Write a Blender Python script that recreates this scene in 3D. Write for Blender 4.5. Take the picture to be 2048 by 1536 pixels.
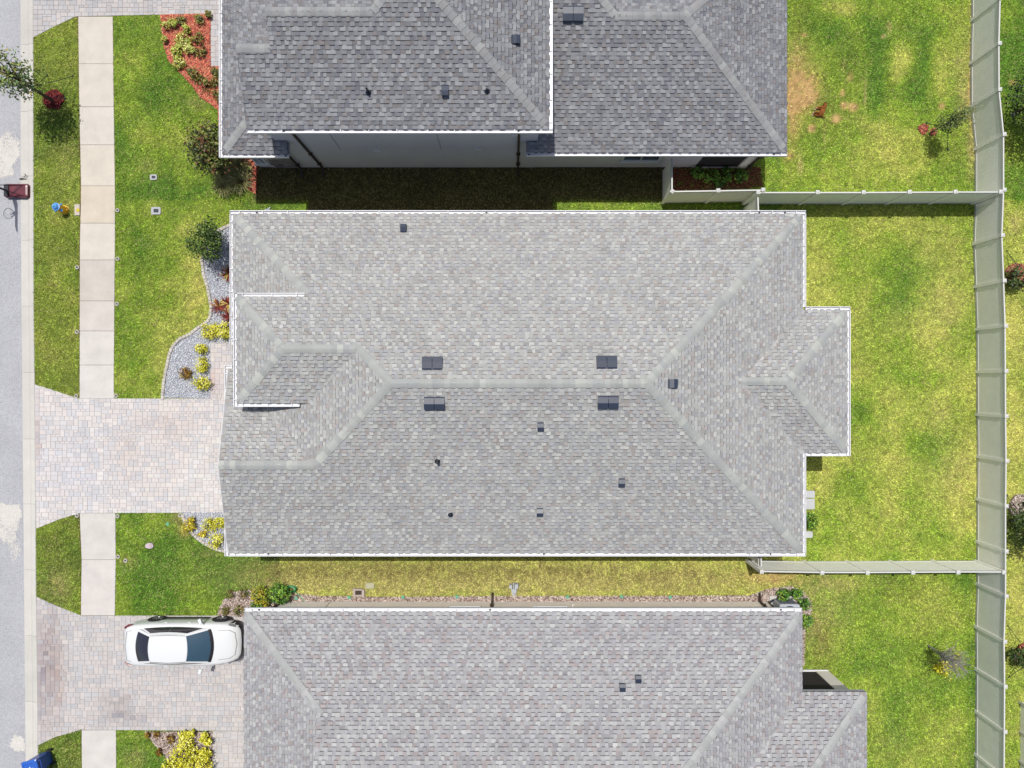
import bpy, math, random
import numpy as np

# ------------------------------------------------------------------ reset
for o in list(bpy.data.objects):
    bpy.data.objects.remove(o)
S = bpy.context.scene
COL = S.collection
RS = np.random.RandomState(11)
random.seed(5)

# ------------------------------------------------------------------ camera, sky, sun, exposure
CAM_H, FPX = 31.0, 1422.0            # drone height in metres, focal length in pixels of the 2048 px photograph
cam = bpy.data.cameras.new('camera')
cam.sensor_width = 36.0
cam.lens = 36.0 * FPX / 2048.0
cam.clip_end = 500.0
co = bpy.data.objects.new('camera', cam)
co.location = (0, 0, CAM_H)
co.rotation_euler = (0, 0, 0)
COL.objects.link(co)
S.camera = co

SUN_D = (0.090, -0.305, -1.0)        # direction the light travels (shadows fall along it)
elev = math.atan2(1.0, math.hypot(SUN_D[0], SUN_D[1]))
w = bpy.data.worlds.new('World')
S.world = w
w.use_nodes = True
nt = w.node_tree
for n in list(nt.nodes):
    nt.nodes.remove(n)
sky = nt.nodes.new('ShaderNodeTexSky')
sky.sky_type = 'NISHITA'
sky.sun_disc = False
sky.dust_density = 3.0
sky.sun_elevation = elev
sky.sun_rotation = math.atan2(-SUN_D[0], -SUN_D[1])
bg = nt.nodes.new('ShaderNodeBackground')
bg.inputs['Strength'].default_value = 0.10
wo = nt.nodes.new('ShaderNodeOutputWorld')
nt.links.new(sky.outputs[0], bg.inputs[0])
nt.links.new(bg.outputs[0], wo.inputs[0])
sl = bpy.data.lights.new('sun', 'SUN')
sl.energy = 4.0
sl.angle = math.radians(0.5)
sl.color = (1.0, 0.965, 0.91)
so = bpy.data.objects.new('sun', sl)
from mathutils import Vector, Matrix
from mathutils.geometry import tessellate_polygon
so.rotation_euler = Vector(SUN_D).to_track_quat('-Z', 'Y').to_euler()
so.location = (0, 0, 60)
COL.objects.link(so)
S.view_settings.view_transform = 'Standard'
S.view_settings.look = 'None'
S.view_settings.gamma = 1.0
S.view_settings.exposure = 0.06
S.render.engine = 'CYCLES'

# ------------------------------------------------------------------ helpers
def G(px, py, z=0.0):
    """point at height z seen at pixel (px, py) of the 2048x1536 photograph"""
    k = (CAM_H - z) / FPX
    return ((px - 1024.0) * k, -(py - 768.0) * k, z)

def XY(px, py, z=0.0):
    return G(px, py, z)[:2]

def lin(c):
    c = c / 255.0
    return c / 12.92 if c <= 0.04045 else ((c + 0.055) / 1.055) ** 2.4

KD = 1.75                              # display brightness of a white flat surface in this light
def A(r, g, b, k=1.0):
    """albedo that shows about as sRGB (r,g,b) on sunlit level ground"""
    return tuple(min(0.86, lin(v) / KD * k) for v in (r, g, b))

def srgb_arr(lst, k=1.0):
    return np.array([A(*c, k=k) for c in lst])

def tag(o, label=None, cat=None, group=None, kind=None):
    if label: o['label'] = label
    if cat: o['category'] = cat
    if group: o['group'] = group
    if kind: o['kind'] = kind
    return o

def link(o, parent=None):
    COL.objects.link(o)
    if parent is not None:
        o.parent = parent
    return o

def world_loc(o):
    v = Vector((0, 0, 0))
    while o is not None:
        v = v + Vector(o.location)
        o = o.parent
    return v

def empty(name, loc, label=None, cat=None, group=None, kind=None):
    o = bpy.data.objects.new(name, None)
    o.empty_display_size = 0.2
    o.location = loc
    link(o)
    return tag(o, label, cat, group, kind)

def mesh_obj(name, me, mat, parent=None):
    """mesh given in world coordinates"""
    if mat is not None:
        me.materials.append(mat)
    o = bpy.data.objects.new(name, me)
    link(o, parent)
    if parent is not None:
        o.location = -world_loc(parent)
    return o

def np_mesh(name, V, F, mat, parent=None, col=None, smooth=False, domain='FACE'):
    """V (n,3), F (m,k) ; col (m,3) per face"""
    V = np.asarray(V, dtype=np.float32); F = np.asarray(F, dtype=np.int32)
    me = bpy.data.meshes.new(name)
    m, k = F.shape
    me.vertices.add(len(V)); me.vertices.foreach_set('co', V.ravel())
    me.loops.add(m * k); me.loops.foreach_set('vertex_index', F.ravel())
    me.polygons.add(m)
    me.polygons.foreach_set('loop_start', np.arange(0, m * k, k, dtype=np.int32))
    try:
        me.polygons.foreach_set('loop_total', np.full(m, k, dtype=np.int32))
    except Exception:
        pass
    me.update(calc_edges=True)
    if col is not None:
        a = me.attributes.new('Col', 'FLOAT_COLOR', domain)
        c4 = np.ones((len(col), 4), dtype=np.float32); c4[:, :3] = col
        a.data.foreach_set('color', c4.ravel())
    if smooth:
        me.polygons.foreach_set('use_smooth', np.ones(m, dtype=bool))
    return mesh_obj(name, me, mat, parent)

class MB:
    def __init__(self):
        self.V = []; self.F = []; self.C = []
    def add(self, vs, fs, col=None):
        b = len(self.V)
        self.V.extend([tuple(v) for v in vs])
        for f in fs:
            self.F.append(tuple(i + b for i in f)); self.C.append(col)
        return self
    def box(self, c, s, rz=0.0, col=None, tilt=None):
        x, y, z = s[0] / 2, s[1] / 2, s[2] / 2
        vs = [(-x, -y, -z), (x, -y, -z), (x, y, -z), (-x, y, -z), (-x, -y, z), (x, -y, z), (x, y, z), (-x, y, z)]
        m = Matrix.Rotation(rz, 3, 'Z')
        if tilt is not None:
            m = m @ tilt
        vs = [tuple(m @ Vector(v) + Vector(c)) for v in vs]
        return self.add(vs, [(0, 3, 2, 1), (4, 5, 6, 7), (0, 1, 5, 4), (1, 2, 6, 5), (2, 3, 7, 6), (3, 0, 4, 7)], col)
    def bx(self, x0, x1, y0, y1, z0, z1, col=None):
        return self.box(((x0 + x1) / 2, (y0 + y1) / 2, (z0 + z1) / 2), (abs(x1 - x0), abs(y1 - y0), abs(z1 - z0)), 0, col)
    def prism(self, poly, z0, z1, col=None, top_only=False):
        n = len(poly)
        ar = sum(poly[i][0] * poly[(i + 1) % n][1] - poly[(i + 1) % n][0] * poly[i][1] for i in range(n))
        if ar < 0: poly = poly[::-1]
        vs = [(p[0], p[1], z0) for p in poly] + [(p[0], p[1], z1) for p in poly]
        fs = [tuple(range(n, 2 * n))]
        if not top_only:
            fs.append(tuple(range(n - 1, -1, -1)))
        fs += [(i, (i + 1) % n, n + (i + 1) % n, n + i) for i in range(n)]
        return self.add(vs, fs, col)
    def tube(self, pts, rad, n=8, col=None, caps=True):
        pts = [Vector(p) for p in pts]
        if not hasattr(rad, '__len__'): rad = [rad] * len(pts)
        vs = []; fs = []
        prev = None
        for i, p in enumerate(pts):
            if i == 0: d = pts[1] - p
            elif i == len(pts) - 1: d = p - pts[i - 1]
            else: d = pts[i + 1] - pts[i - 1]
            d.normalize()
            if prev is None:
                a = d.orthogonal().normalized()
            else:
                a = prev - d * prev.dot(d)
                a = a.normalized() if a.length > 1e-6 else d.orthogonal().normalized()
            prev = a
            b = d.cross(a)
            for k in range(n):
                t = 2 * math.pi * k / n
                vs.append(p + (a * math.cos(t) + b * math.sin(t)) * rad[i])
        for i in range(len(pts) - 1):
            for k in range(n):
                k2 = (k + 1) % n
                fs.append((i * n + k, i * n + k2, (i + 1) * n + k2, (i + 1) * n + k))
        if caps:
            fs.append(tuple(range(n - 1, -1, -1)))
            fs.append(tuple((len(pts) - 1) * n + k for k in range(n)))
        return self.add(vs, fs, col)
    def lathe(self, prof, c, n=16, col=None):
        vs = []; fs = []
        for r, z in prof:
            for k in range(n):
                t = 2 * math.pi * k / n
                vs.append((c[0] + r * math.cos(t), c[1] + r * math.sin(t), c[2] + z))
        for i in range(len(prof) - 1):
            for k in range(n):
                k2 = (k + 1) % n
                fs.append((i * n + k, i * n + k2, (i + 1) * n + k2, (i + 1) * n + k))
        fs.append(tuple(range(n - 1, -1, -1)))
        fs.append(tuple((len(prof) - 1) * n + k for k in range(n)))
        return self.add(vs, fs, col)
    def grid(self, P, col=None):
        r, c = len(P), len(P[0])
        vs = [p for row in P for p in row]
        fs = [(i * c + j, i * c + j + 1, (i + 1) * c + j + 1, (i + 1) * c + j) for i in range(r - 1) for j in range(c - 1)]
        return self.add(vs, fs, col)
    def mesh(self, name):
        me = bpy.data.meshes.new(name)
        me.from_pydata(self.V, [], self.F)
        me.update()
        if any(c is not None for c in self.C):
            a = me.attributes.new('Col', 'FLOAT_COLOR', 'FACE')
            c4 = np.ones((len(self.F), 4), dtype=np.float32)
            for i, c in enumerate(self.C):
                if c is not None: c4[i, :3] = c
            a.data.foreach_set('color', c4.ravel())
        return me
    def build(self, name, mat, parent=None, smooth=False):
        me = self.mesh(name)
        if smooth:
            me.polygons.foreach_set('use_smooth', np.ones(len(me.polygons), dtype=bool))
        return mesh_obj(name, me, mat, parent)

# ---- value noise in numpy
class Noise:
    def __init__(self, seed):
        self.t = np.random.RandomState(seed).rand(256, 256)
    def __call__(self, x, y, s):
        x = np.asarray(x) / s + 37.3; y = np.asarray(y) / s + 91.7
        xi = np.floor(x).astype(int); yi = np.floor(y).astype(int)
        fx = x - xi; fy = y - yi
        fx = fx * fx * (3 - 2 * fx); fy = fy * fy * (3 - 2 * fy)
        t = self.t
        a = t[xi % 256, yi % 256]; b = t[(xi + 1) % 256, yi % 256]
        c = t[xi % 256, (yi + 1) % 256]; d = t[(xi + 1) % 256, (yi + 1) % 256]
        return (a * (1 - fx) + b * fx) * (1 - fy) + (c * (1 - fx) + d * fx) * fy

def in_poly(x, y, poly):
    x = np.asarray(x); y = np.asarray(y)
    r = np.zeros(x.shape, dtype=bool)
    n = len(poly)
    j = n - 1
    for i in range(n):
        xi, yi = poly[i]; xj, yj = poly[j]
        if yi != yj:
            c = ((yi > y) != (yj > y)) & (x < (xj - xi) * (y - yi) / (yj - yi) + xi)
            r ^= c
        j = i
    return r

def scatter(poly, density, seed):
    """random points inside a plan polygon"""
    rs = np.random.RandomState(seed)
    xs = [p[0] for p in poly]; ys = [p[1] for p in poly]
    n = int((max(xs) - min(xs)) * (max(ys) - min(ys)) * density)
    x = rs.uniform(min(xs), max(xs), n); y = rs.uniform(min(ys), max(ys), n)
    m = in_poly(x, y, poly)
    return x[m], y[m]

# ------------------------------------------------------------------ materials
def mat(name, col=(0.5, 0.5, 0.5), rough=0.8, attr=False, noise=None, bump=None, metal=0.0, spec=0.3, noise2=None, trans=0.0, coat=0.0, sub=None):
    """noise/noise2: (scale, amount) brightness variation; bump: (scale, strength)"""
    m = bpy.data.materials.new(name)
    m.use_nodes = True
    t = m.node_tree
    b = t.nodes['Principled BSDF']
    b.inputs['Roughness'].default_value = rough
    b.inputs['Metallic'].default_value = metal
    b.inputs['Specular IOR Level'].default_value = spec
    if trans: b.inputs['Transmission Weight'].default_value = trans
    if coat:
        b.inputs['Coat Weight'].default_value = coat
        b.inputs['Coat Roughness'].default_value = 0.06
    geo = t.nodes.new('ShaderNodeNewGeometry')
    if attr:
        a = t.nodes.new('ShaderNodeAttribute'); a.attribute_name = 'Col'
        src = a.outputs['Color']
    else:
        a = t.nodes.new('ShaderNodeRGB'); a.outputs[0].default_value = (*col, 1)
        src = a.outputs[0]
    for nz in (noise, noise2):
        if nz:
            n = t.nodes.new('ShaderNodeTexNoise')
            n.inputs['Scale'].default_value = nz[0]
            n.inputs['Detail'].default_value = 5
            n.inputs['Roughness'].default_value = 0.6
            t.links.new(geo.outputs['Position'], n.inputs['Vector'])
            mr = t.nodes.new('ShaderNodeMapRange')
            mr.inputs['From Min'].default_value = 0.3; mr.inputs['From Max'].default_value = 0.7
            mr.inputs['To Min'].default_value = 1 - nz[1]; mr.inputs['To Max'].default_value = 1 + nz[1]
            t.links.new(n.outputs['Fac'], mr.inputs['Value'])
            mx = t.nodes.new('ShaderNodeVectorMath'); mx.operation = 'SCALE'
            t.links.new(src, mx.inputs[0]); t.links.new(mr.outputs[0], mx.inputs['Scale'])
            src = mx.outputs[0]
    t.links.new(src, b.inputs['Base Color'])
    if sub:
        b.inputs['Subsurface Weight'].default_value = sub
    if bump:
        n = t.nodes.new('ShaderNodeTexNoise'); n.inputs['Scale'].default_value = bump[0]; n.inputs['Detail'].default_value = 4
        t.links.new(geo.outputs['Position'], n.inputs['Vector'])
        bp = t.nodes.new('ShaderNodeBump'); bp.inputs['Strength'].default_value = bump[1]; bp.inputs['Distance'].default_value = 0.02
        t.links.new(n.outputs['Fac'], bp.inputs['Height'])
        t.links.new(bp.outputs[0], b.inputs['Normal'])
    return m

M = {}
M['soil'] = mat('soil', A(120, 105, 75), 0.95, noise=(3, 0.3))
M['lawn'] = mat('lawn_turf', rough=0.95, attr=True, noise=(60, 0.25), spec=0.1)
M['blade'] = mat('grass_blade', rough=0.75, attr=True, spec=0.06)
M['asphalt'] = mat('asphalt', A(203, 204, 209), 0.93, noise=(26, 0.26), noise2=(0.5, 0.07), bump=(90, 0.6))
M['concrete'] = mat('concrete', rough=0.9, attr=True, noise=(1.3, 0.09), noise2=(30, 0.06), bump=(90, 0.25))
M['curb'] = mat('curb_concrete', rough=0.9, attr=True, noise=(1.2, 0.06), noise2=(24, 0.05), bump=(80, 0.3))
M['sandbed'] = mat('jointing_sand', A(198, 191, 186), 0.95, noise=(20, 0.2))
M['paver'] = mat('paver', rough=0.9, attr=True, noise=(1.1, 0.07), noise2=(45, 0.06), bump=(120, 0.3))
M['shingle'] = mat('asphalt_shingle', rough=0.93, attr=True, noise=(90, 0.10), noise2=(0.8, 0.05), spec=0.15)
M['deck'] = mat('roof_underlay', A(120, 118, 118), 0.95)
M['white'] = mat('white_aluminium', (0.60, 0.605, 0.625), 0.45, noise=(2.5, 0.04), spec=0.4)
M['soffit'] = mat('soffit_paint', A(205, 208, 214), 0.7)
M['stucco'] = mat('stucco_wall', (0.76, 0.71, 0.66), 0.92, noise=(1.4, 0.05), bump=(150, 0.3))
M['stucco_grey'] = mat('grey_stucco_wall', (0.50, 0.49, 0.53), 0.92, noise=(1.0, 0.05), bump=(150, 0.3))
M['stone'] = mat('stone_veneer', rough=0.9, attr=True, noise=(12, 0.15))
M['brown'] = mat('dark_bronze_paint', A(72, 58, 48), 0.5, noise=(4, 0.1))
M['vent'] = mat('slate_painted_metal', A(62, 72, 92), 0.4, noise=(6, 0.08), spec=0.45)
M['vent_dark'] = mat('vent_dark_metal', A(42, 50, 66), 0.5)
M['vinyl'] = mat('beige_vinyl', (0.87, 0.85, 0.81), 0.55, noise=(3, 0.04), spec=0.35)
M['vinyl_rail'] = mat('white_vinyl', A(244, 244, 240), 0.5, spec=0.35)
M['glass'] = mat('window_glass', A(60, 75, 90), 0.08, spec=0.7)
M['screen'] = mat('dark_insect_screen', A(62, 58, 62), 0.8)
M['leaf'] = mat('leaf', rough=0.5, attr=True, spec=0.3)
M['bark'] = mat('bark', A(105, 92, 80), 0.95, noise=(20, 0.3))
M['twig'] = mat('grey_twig', A(186, 180, 176), 0.95, noise=(20, 0.2))
M['mulch'] = mat('mulch_chip', rough=0.9, attr=True)
M['bed'] = mat('bed_soil', rough=0.95, attr=True, noise=(14, 0.35))
M['gravel'] = mat('gravel_stone', rough=0.85, attr=True)
M['edging'] = mat('edging_block', rough=0.9, attr=True, noise=(25, 0.12), bump=(60, 0.5))

# ------------------------------------------------------------------ layout polygons (photograph pixels at ground level)
def poly_px(pts, z=0.0):
    return [XY(p[0], p[1], z) for p in pts]

def interp(tbl, v):
    xs = [t[0] for t in tbl]; ys = [t[1] for t in tbl]
    return float(np.interp(v, xs, ys))

CURB_L = [(-150, 39), (0, 39.5), (384, 40), (600, 41.5), (768, 43), (1152, 46.5), (1536, 50), (1700, 51.5)]
CURB_R = [(-150, 67), (0, 67), (600, 68), (768, 70), (1000, 72), (1152, 72.5), (1350, 75.5), (1536, 77), (1700, 78)]
WALK_L = [(-150, 156), (33, 157), (250, 160), (384, 163), (480, 160.5), (768, 160), (1026, 160), (1119, 164), (1230, 162.5), (1459, 164), (1700, 166)]
WALK_R = [(-150, 225), (33, 226), (250, 228.5), (384, 230.5), (480, 230.5), (768, 228), (1026, 231), (1119, 232), (1230, 230), (1459, 232.5), (1700, 234)]

P_DRIVE = poly_px([(70, 769), (100, 778), (157, 797), (560, 797), (560, 1024.5), (160, 1026), (120, 1038), (73, 1057)])
P_WALK = poly_px([(421, 685), (530, 685), (530, 797), (421, 797)])
P_DRIVE_L = poly_px([(73.5, 1193), (88, 1200), (105, 1208), (135, 1220), (162, 1231), (560, 1231), (560, 1462), (162, 1459), (110, 1474), (77, 1490)])
P_WALK_L = poly_px([(425, 1462), (520, 1462), (520, 1690), (425, 1690)])
P_DRIVE_T = poly_px([(67, 75), (110, 53), (150, 34), (157, 33), (420, 27.5), (520, 27), (520, -140), (67, -140)])
P_WALK_T = poly_px([(421.5, 27.5), (510, 27.5), (510, 133), (421.5, 133)])
EDGE_A = [(540, 415), (463, 449), (437, 462), (415, 485), (405, 520), (408, 548), (416, 575), (421, 600), (423.5, 615), (422, 632), (416, 643), (397, 655), (381, 668), (360, 678), (347, 692), (340, 708), (333, 740), (328, 770), (326, 795)]
P_GRAVEL = poly_px(EDGE_A + [(421, 797), (421, 685), (540, 685)])
EDGE_B = [(365, 1026), (368, 1036), (374, 1050), (384, 1064), (398, 1078), (416, 1090), (435, 1098), (455, 1103), (540, 1106)]
P_GRAVEL_B = poly_px(EDGE_B + [(540, 1024), (365, 1024)])
P_MULCH_T = poly_px([(322, 31), (421, 28), (421, 133), (520, 133), (520, 250), (516, 310), (512, 388), (495, 378), (470, 368), (440, 350), (424, 345), (428, 310), (440, 270), (436, 218), (402, 196), (385, 172), (360, 145), (338, 122), (330, 95), (324, 60)])
P_MULCH_S = poly_px([(435, 1232), (440, 1215), (450, 1196), (462, 1184), (484, 1182), (520, 1176), (568, 1180), (590, 1187), (640, 1192), (760, 1193.5), (1000, 1192), (1500, 1191), (1520, 1183), (1545, 1176), (1582, 1172), (1606, 1184), (1622, 1202), (1624, 1222), (1610, 1250), (1608, 1330), (1540, 1330), (1540, 1203), (556, 1203), (540, 1232)])
P_MULCH_L = poly_px([(290, 1463), (425, 1463), (425, 1690), (350, 1690), (345, 1536), (330, 1510), (312, 1490)])
P_MAIN = [(-10.45, -6.15), (10.9, -6.15), (10.9, -2.2), (12.6, -2.2), (12.6, 2.4), (10.9, 2.4), (10.9, 6.15), (-10.45, 6.15)]
P_TOP = [(-10.95, 9.42), (10.2, 9.42), (10.2, 22), (-10.95, 22)]
P_LOW = [(-10.15, -9.48), (11.1, -9.48), (11.1, -12.5), (13.7, -12.5), (13.7, -22), (-10.15, -22)]
P_BED_SHADE = poly_px([(1332, 335), (1520, 335), (1525, 372), (1335, 398)])
HARD = [P_DRIVE, P_WALK, P_DRIVE_L, P_WALK_L, P_DRIVE_T, P_WALK_T, P_GRAVEL, P_GRAVEL_B, P_MULCH_T, P_MULCH_S, P_MULCH_L, P_MAIN, P_TOP, P_LOW]

# ------------------------------------------------------------------ ground, road, kerb
g = MB(); g.bx(-160, 160, -160, 160, -0.6, -0.3)
tag(g.build('ground', M['soil']), 'bare soil spreading beneath the whole neighbourhood', 'ground', kind='structure')

ys = list(np.linspace(-160, 1700, 32))
r = MB()
vs = []; 
lft = -42.0
for y in ys:
    x, yy = XY(interp(CURB_L, y), y)
    vs.append((x + 0.02, yy))
poly = [(lft, vs[0][1])] + vs + [(lft, vs[-1][1])]
r.prism(poly, -0.35, -0.055)
road = tag(r.build('road', M['asphalt']), 'pale grey asphalt street along the kerb', 'road', kind='structure')
# sand and dried slurry spills on the road
M['spill'] = mat('sand_spill', rough=0.95, attr=True)
def blob(cx, cy, rx, ry, seed, n=40, rough=0.22, clipx=None):
    rs = np.random.RandomState(seed)
    ph = rs.rand(6) * 6.28
    pts = []
    for k in range(n):
        t = 2 * math.pi * k / n
        f = 1 + rough * (0.5 * math.sin(2 * t + ph[0]) + 0.35 * math.sin(3 * t + ph[1]) + 0.3 * math.sin(5 * t + ph[2]) + 0.25 * math.sin(9 * t + ph[3])) + rs.uniform(-0.06, 0.06)
        x = cx + rx * f * math.cos(t); y = cy + ry * f * math.sin(t)
        if clipx is not None: x = min(x, clipx)
        pts.append(XY(x, y, -0.05))
    return pts
def spill(cx, cy, rx, ry, seed, n, clipx, core):
    """thin drift of sand grains, dense in the middle and breaking up at the edge"""
    rs = np.random.RandomState(seed)
    ph = rs.rand(6) * 6.28
    t = rs.uniform(0, 6.28, n); q_ = rs.rand(n) ** 0.5 * (1 + np.abs(rs.normal(0, 0.10, n)))
    f = 1 + 0.16 * np.sin(2 * t + ph[0]) + 0.12 * np.sin(3 * t + ph[1]) + 0.10 * np.sin(5 * t + ph[2]) + 0.07 * np.sin(11 * t + ph[3])
    px = cx + rx * q_ * f * np.cos(t); py = cy + ry * q_ * f * np.sin(t)
    ok = (px < clipx) & (px > -8)
    px, py = px[ok], py[ok]
    n = len(px)
    k = CAM_H / FPX
    c = np.stack([(px - 1024) * k, -(py - 768) * k, np.full(n, -0.051) + rs.uniform(0, 0.004, n)], 1)
    r_ = rs.uniform(0.012, 0.04, n)
    ang = rs.uniform(0, 6.28, n)
    P = np.stack([c + np.stack([np.cos(ang + a) * r_ * w_, np.sin(ang + a) * r_ * w_, np.zeros(n)], 1) for a, w_ in ((0, 1.0), (1.5, 0.8), (3.1, 1.1), (4.6, 0.75))], 1)
    col = np.array(A(242, 238, 230)) * rs.lognormal(0, 0.05, n)[:, None]
    return tag(np_mesh('sand', P.reshape(-1, 3), np.arange(4 * n).reshape(-1, 4), M['spill'], road, col=np.clip(col, 0, 0.8)), kind='stuff')
spill(0, 312, 37, 34, 3, 5200, 38.5, 0)
spill(14, 1026, 28, 17, 4, 2600, 42, 0)
spill(10, 1056, 22, 26, 9, 1500, 42, 0)
spill(35, 1489, 15, 13, 8, 1300, 49, 0)
spill(28, 1095, 12, 20, 13, 160, 43, 0)

# kerb in cast sections
kerb = MB()
def kerb_section(y0, y1, col):
    b = MB()
    rows = []
    for y in np.linspace(y0, y1, 4):
        xl = XY(interp(CURB_L, y), y); xr = XY(interp(CURB_R, y), y)
        W_ = xr[0] - xl[0]
        prof = [(0, -0.30), (0, -0.045), (0.40, -0.062), (0.50, -0.058), (0.60, -0.012), (0.72, 0.022), (0.97, 0.028), (1.0, 0.01), (1.0, -0.30)]
        rows.append([(xl[0] + W_ * f, xl[1], z) for f, z in prof])
    b.grid(rows[::-1], col)
    return b
b = MB()
ks = [-160, -45, 88, 222, 352, 480, 612, 745, 878, 1008, 1140, 1272, 1404, 1536, 1690]
xl = [XY(interp(CURB_L, y), y) for y in ks]; xr = [XY(interp(CURB_R, y), y) for y in ks]
b.prism([(p[0] + 0.03, p[1]) for p in xl] + [(p[0] - 0.03, p[1]) for p in xr][::-1], -0.34, -0.11)
kerb = tag(b.build('kerb', M['soil']), 'pale concrete kerb and gutter between the street and the lawns', 'kerb', kind='structure')
for i in range(len(ks) - 1):
    v = RS.uniform(-5, 5)
    kerb_section(ks[i] + 0.18, ks[i + 1] - 0.18, A(231 + v, 228 + v, 220 + v)).build('kerb_section', M['curb'], kerb)

# ------------------------------------------------------------------ sidewalk slabs
def sidewalk(y_list, label, cols):
    b = MB()
    y0, y1 = y_list[0], y_list[-1]
    p = [XY(interp(WALK_L, y), y) for y in y_list]; q = [XY(interp(WALK_R, y), y) for y in y_list]
    b.prism([(a[0] + 0.015, a[1]) for a in p] + [(a[0] - 0.015, a[1]) for a in q][::-1], -0.12, 0.004)
    sw = tag(b.build('sidewalk', M['soil']), label, 'sidewalk', kind='structure')
    for i in range(len(y_list) - 1):
        a, c = y_list[i] + 0.35, y_list[i + 1] - 0.35
        m_ = (a + c) / 2
        pl = [XY(interp(WALK_L, y), y) for y in (a, m_, c)]; pr = [XY(interp(WALK_R, y), y) for y in (a, m_, c)]
        s = MB(); zt = 0.03 + RS.uniform(-0.004, 0.004)
        s.prism(pl + pr[::-1], -0.1, zt - 0.006)
        s.prism([(x + 0.008, y) for x, y in pl] + [(x - 0.008, y) for x, y in pr[::-1]], zt - 0.006, zt)
        s.C = [A(*cols[i % len(cols)])] * len(s.F)
        s.build('slab', M['concrete'], sw)
    return sw
sidewalk([33.5, 128, 214, 290, 372, 446.5, 520, 602, 662, 730, 797],
         'straight concrete footpath crossing the front lawn of the middle house',
         [(236, 228, 216), (237, 229, 217), (238, 231, 220), (238, 229, 214), (237, 225, 206), (239, 231, 219), (226, 218, 208), (232, 225, 216), (238, 233, 225), (239, 235, 228)])
sidewalk([1026, 1119, 1230.5], 'short concrete footpath between the two lower paved driveways', [(234, 230, 222), (237, 231, 225)])
sidewalk([1459.5, 1560, 1690], 'concrete footpath stub beside the blue bin', [(236, 231, 225), (235, 230, 222)])
sidewalk([-140, -60], 'concrete footpath beyond the upper driveway', [(234, 228, 220)])

# ------------------------------------------------------------------ paved driveways and paths
def clip_rect(poly, x0, x1, y0, y1):
    def cl(P, f, inter):
        out = []
        for i in range(len(P)):
            a, b = P[i - 1], P[i]
            fa, fb = f(a), f(b)
            if fb >= 0:
                if fa < 0: out.append(inter(a, b, fa, fb))
                out.append(b)
            elif fa >= 0:
                out.append(inter(a, b, fa, fb))
        return out
    it = lambda a, b, fa, fb: (a[0] + (b[0] - a[0]) * fa / (fa - fb), a[1] + (b[1] - a[1]) * fa / (fa - fb))
    P = list(poly)
    for f in (lambda p: p[0] - x0, lambda p: x1 - p[0], lambda p: p[1] - y0, lambda p: y1 - p[1]):
        if not P: return P
        P = cl(P, f, it)
    Q = []
    for p in P:
        if not Q or abs(p[0] - Q[-1][0]) + abs(p[1] - Q[-1][1]) > 1e-5: Q.append(p)
    if len(Q) > 1 and abs(Q[0][0] - Q[-1][0]) + abs(Q[0][1] - Q[-1][1]) < 1e-5: Q.pop()
    return Q

def area(P):
    return 0.5 * abs(sum(P[i - 1][0] * P[i][1] - P[i][0] * P[i - 1][1] for i in range(len(P))))

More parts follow.
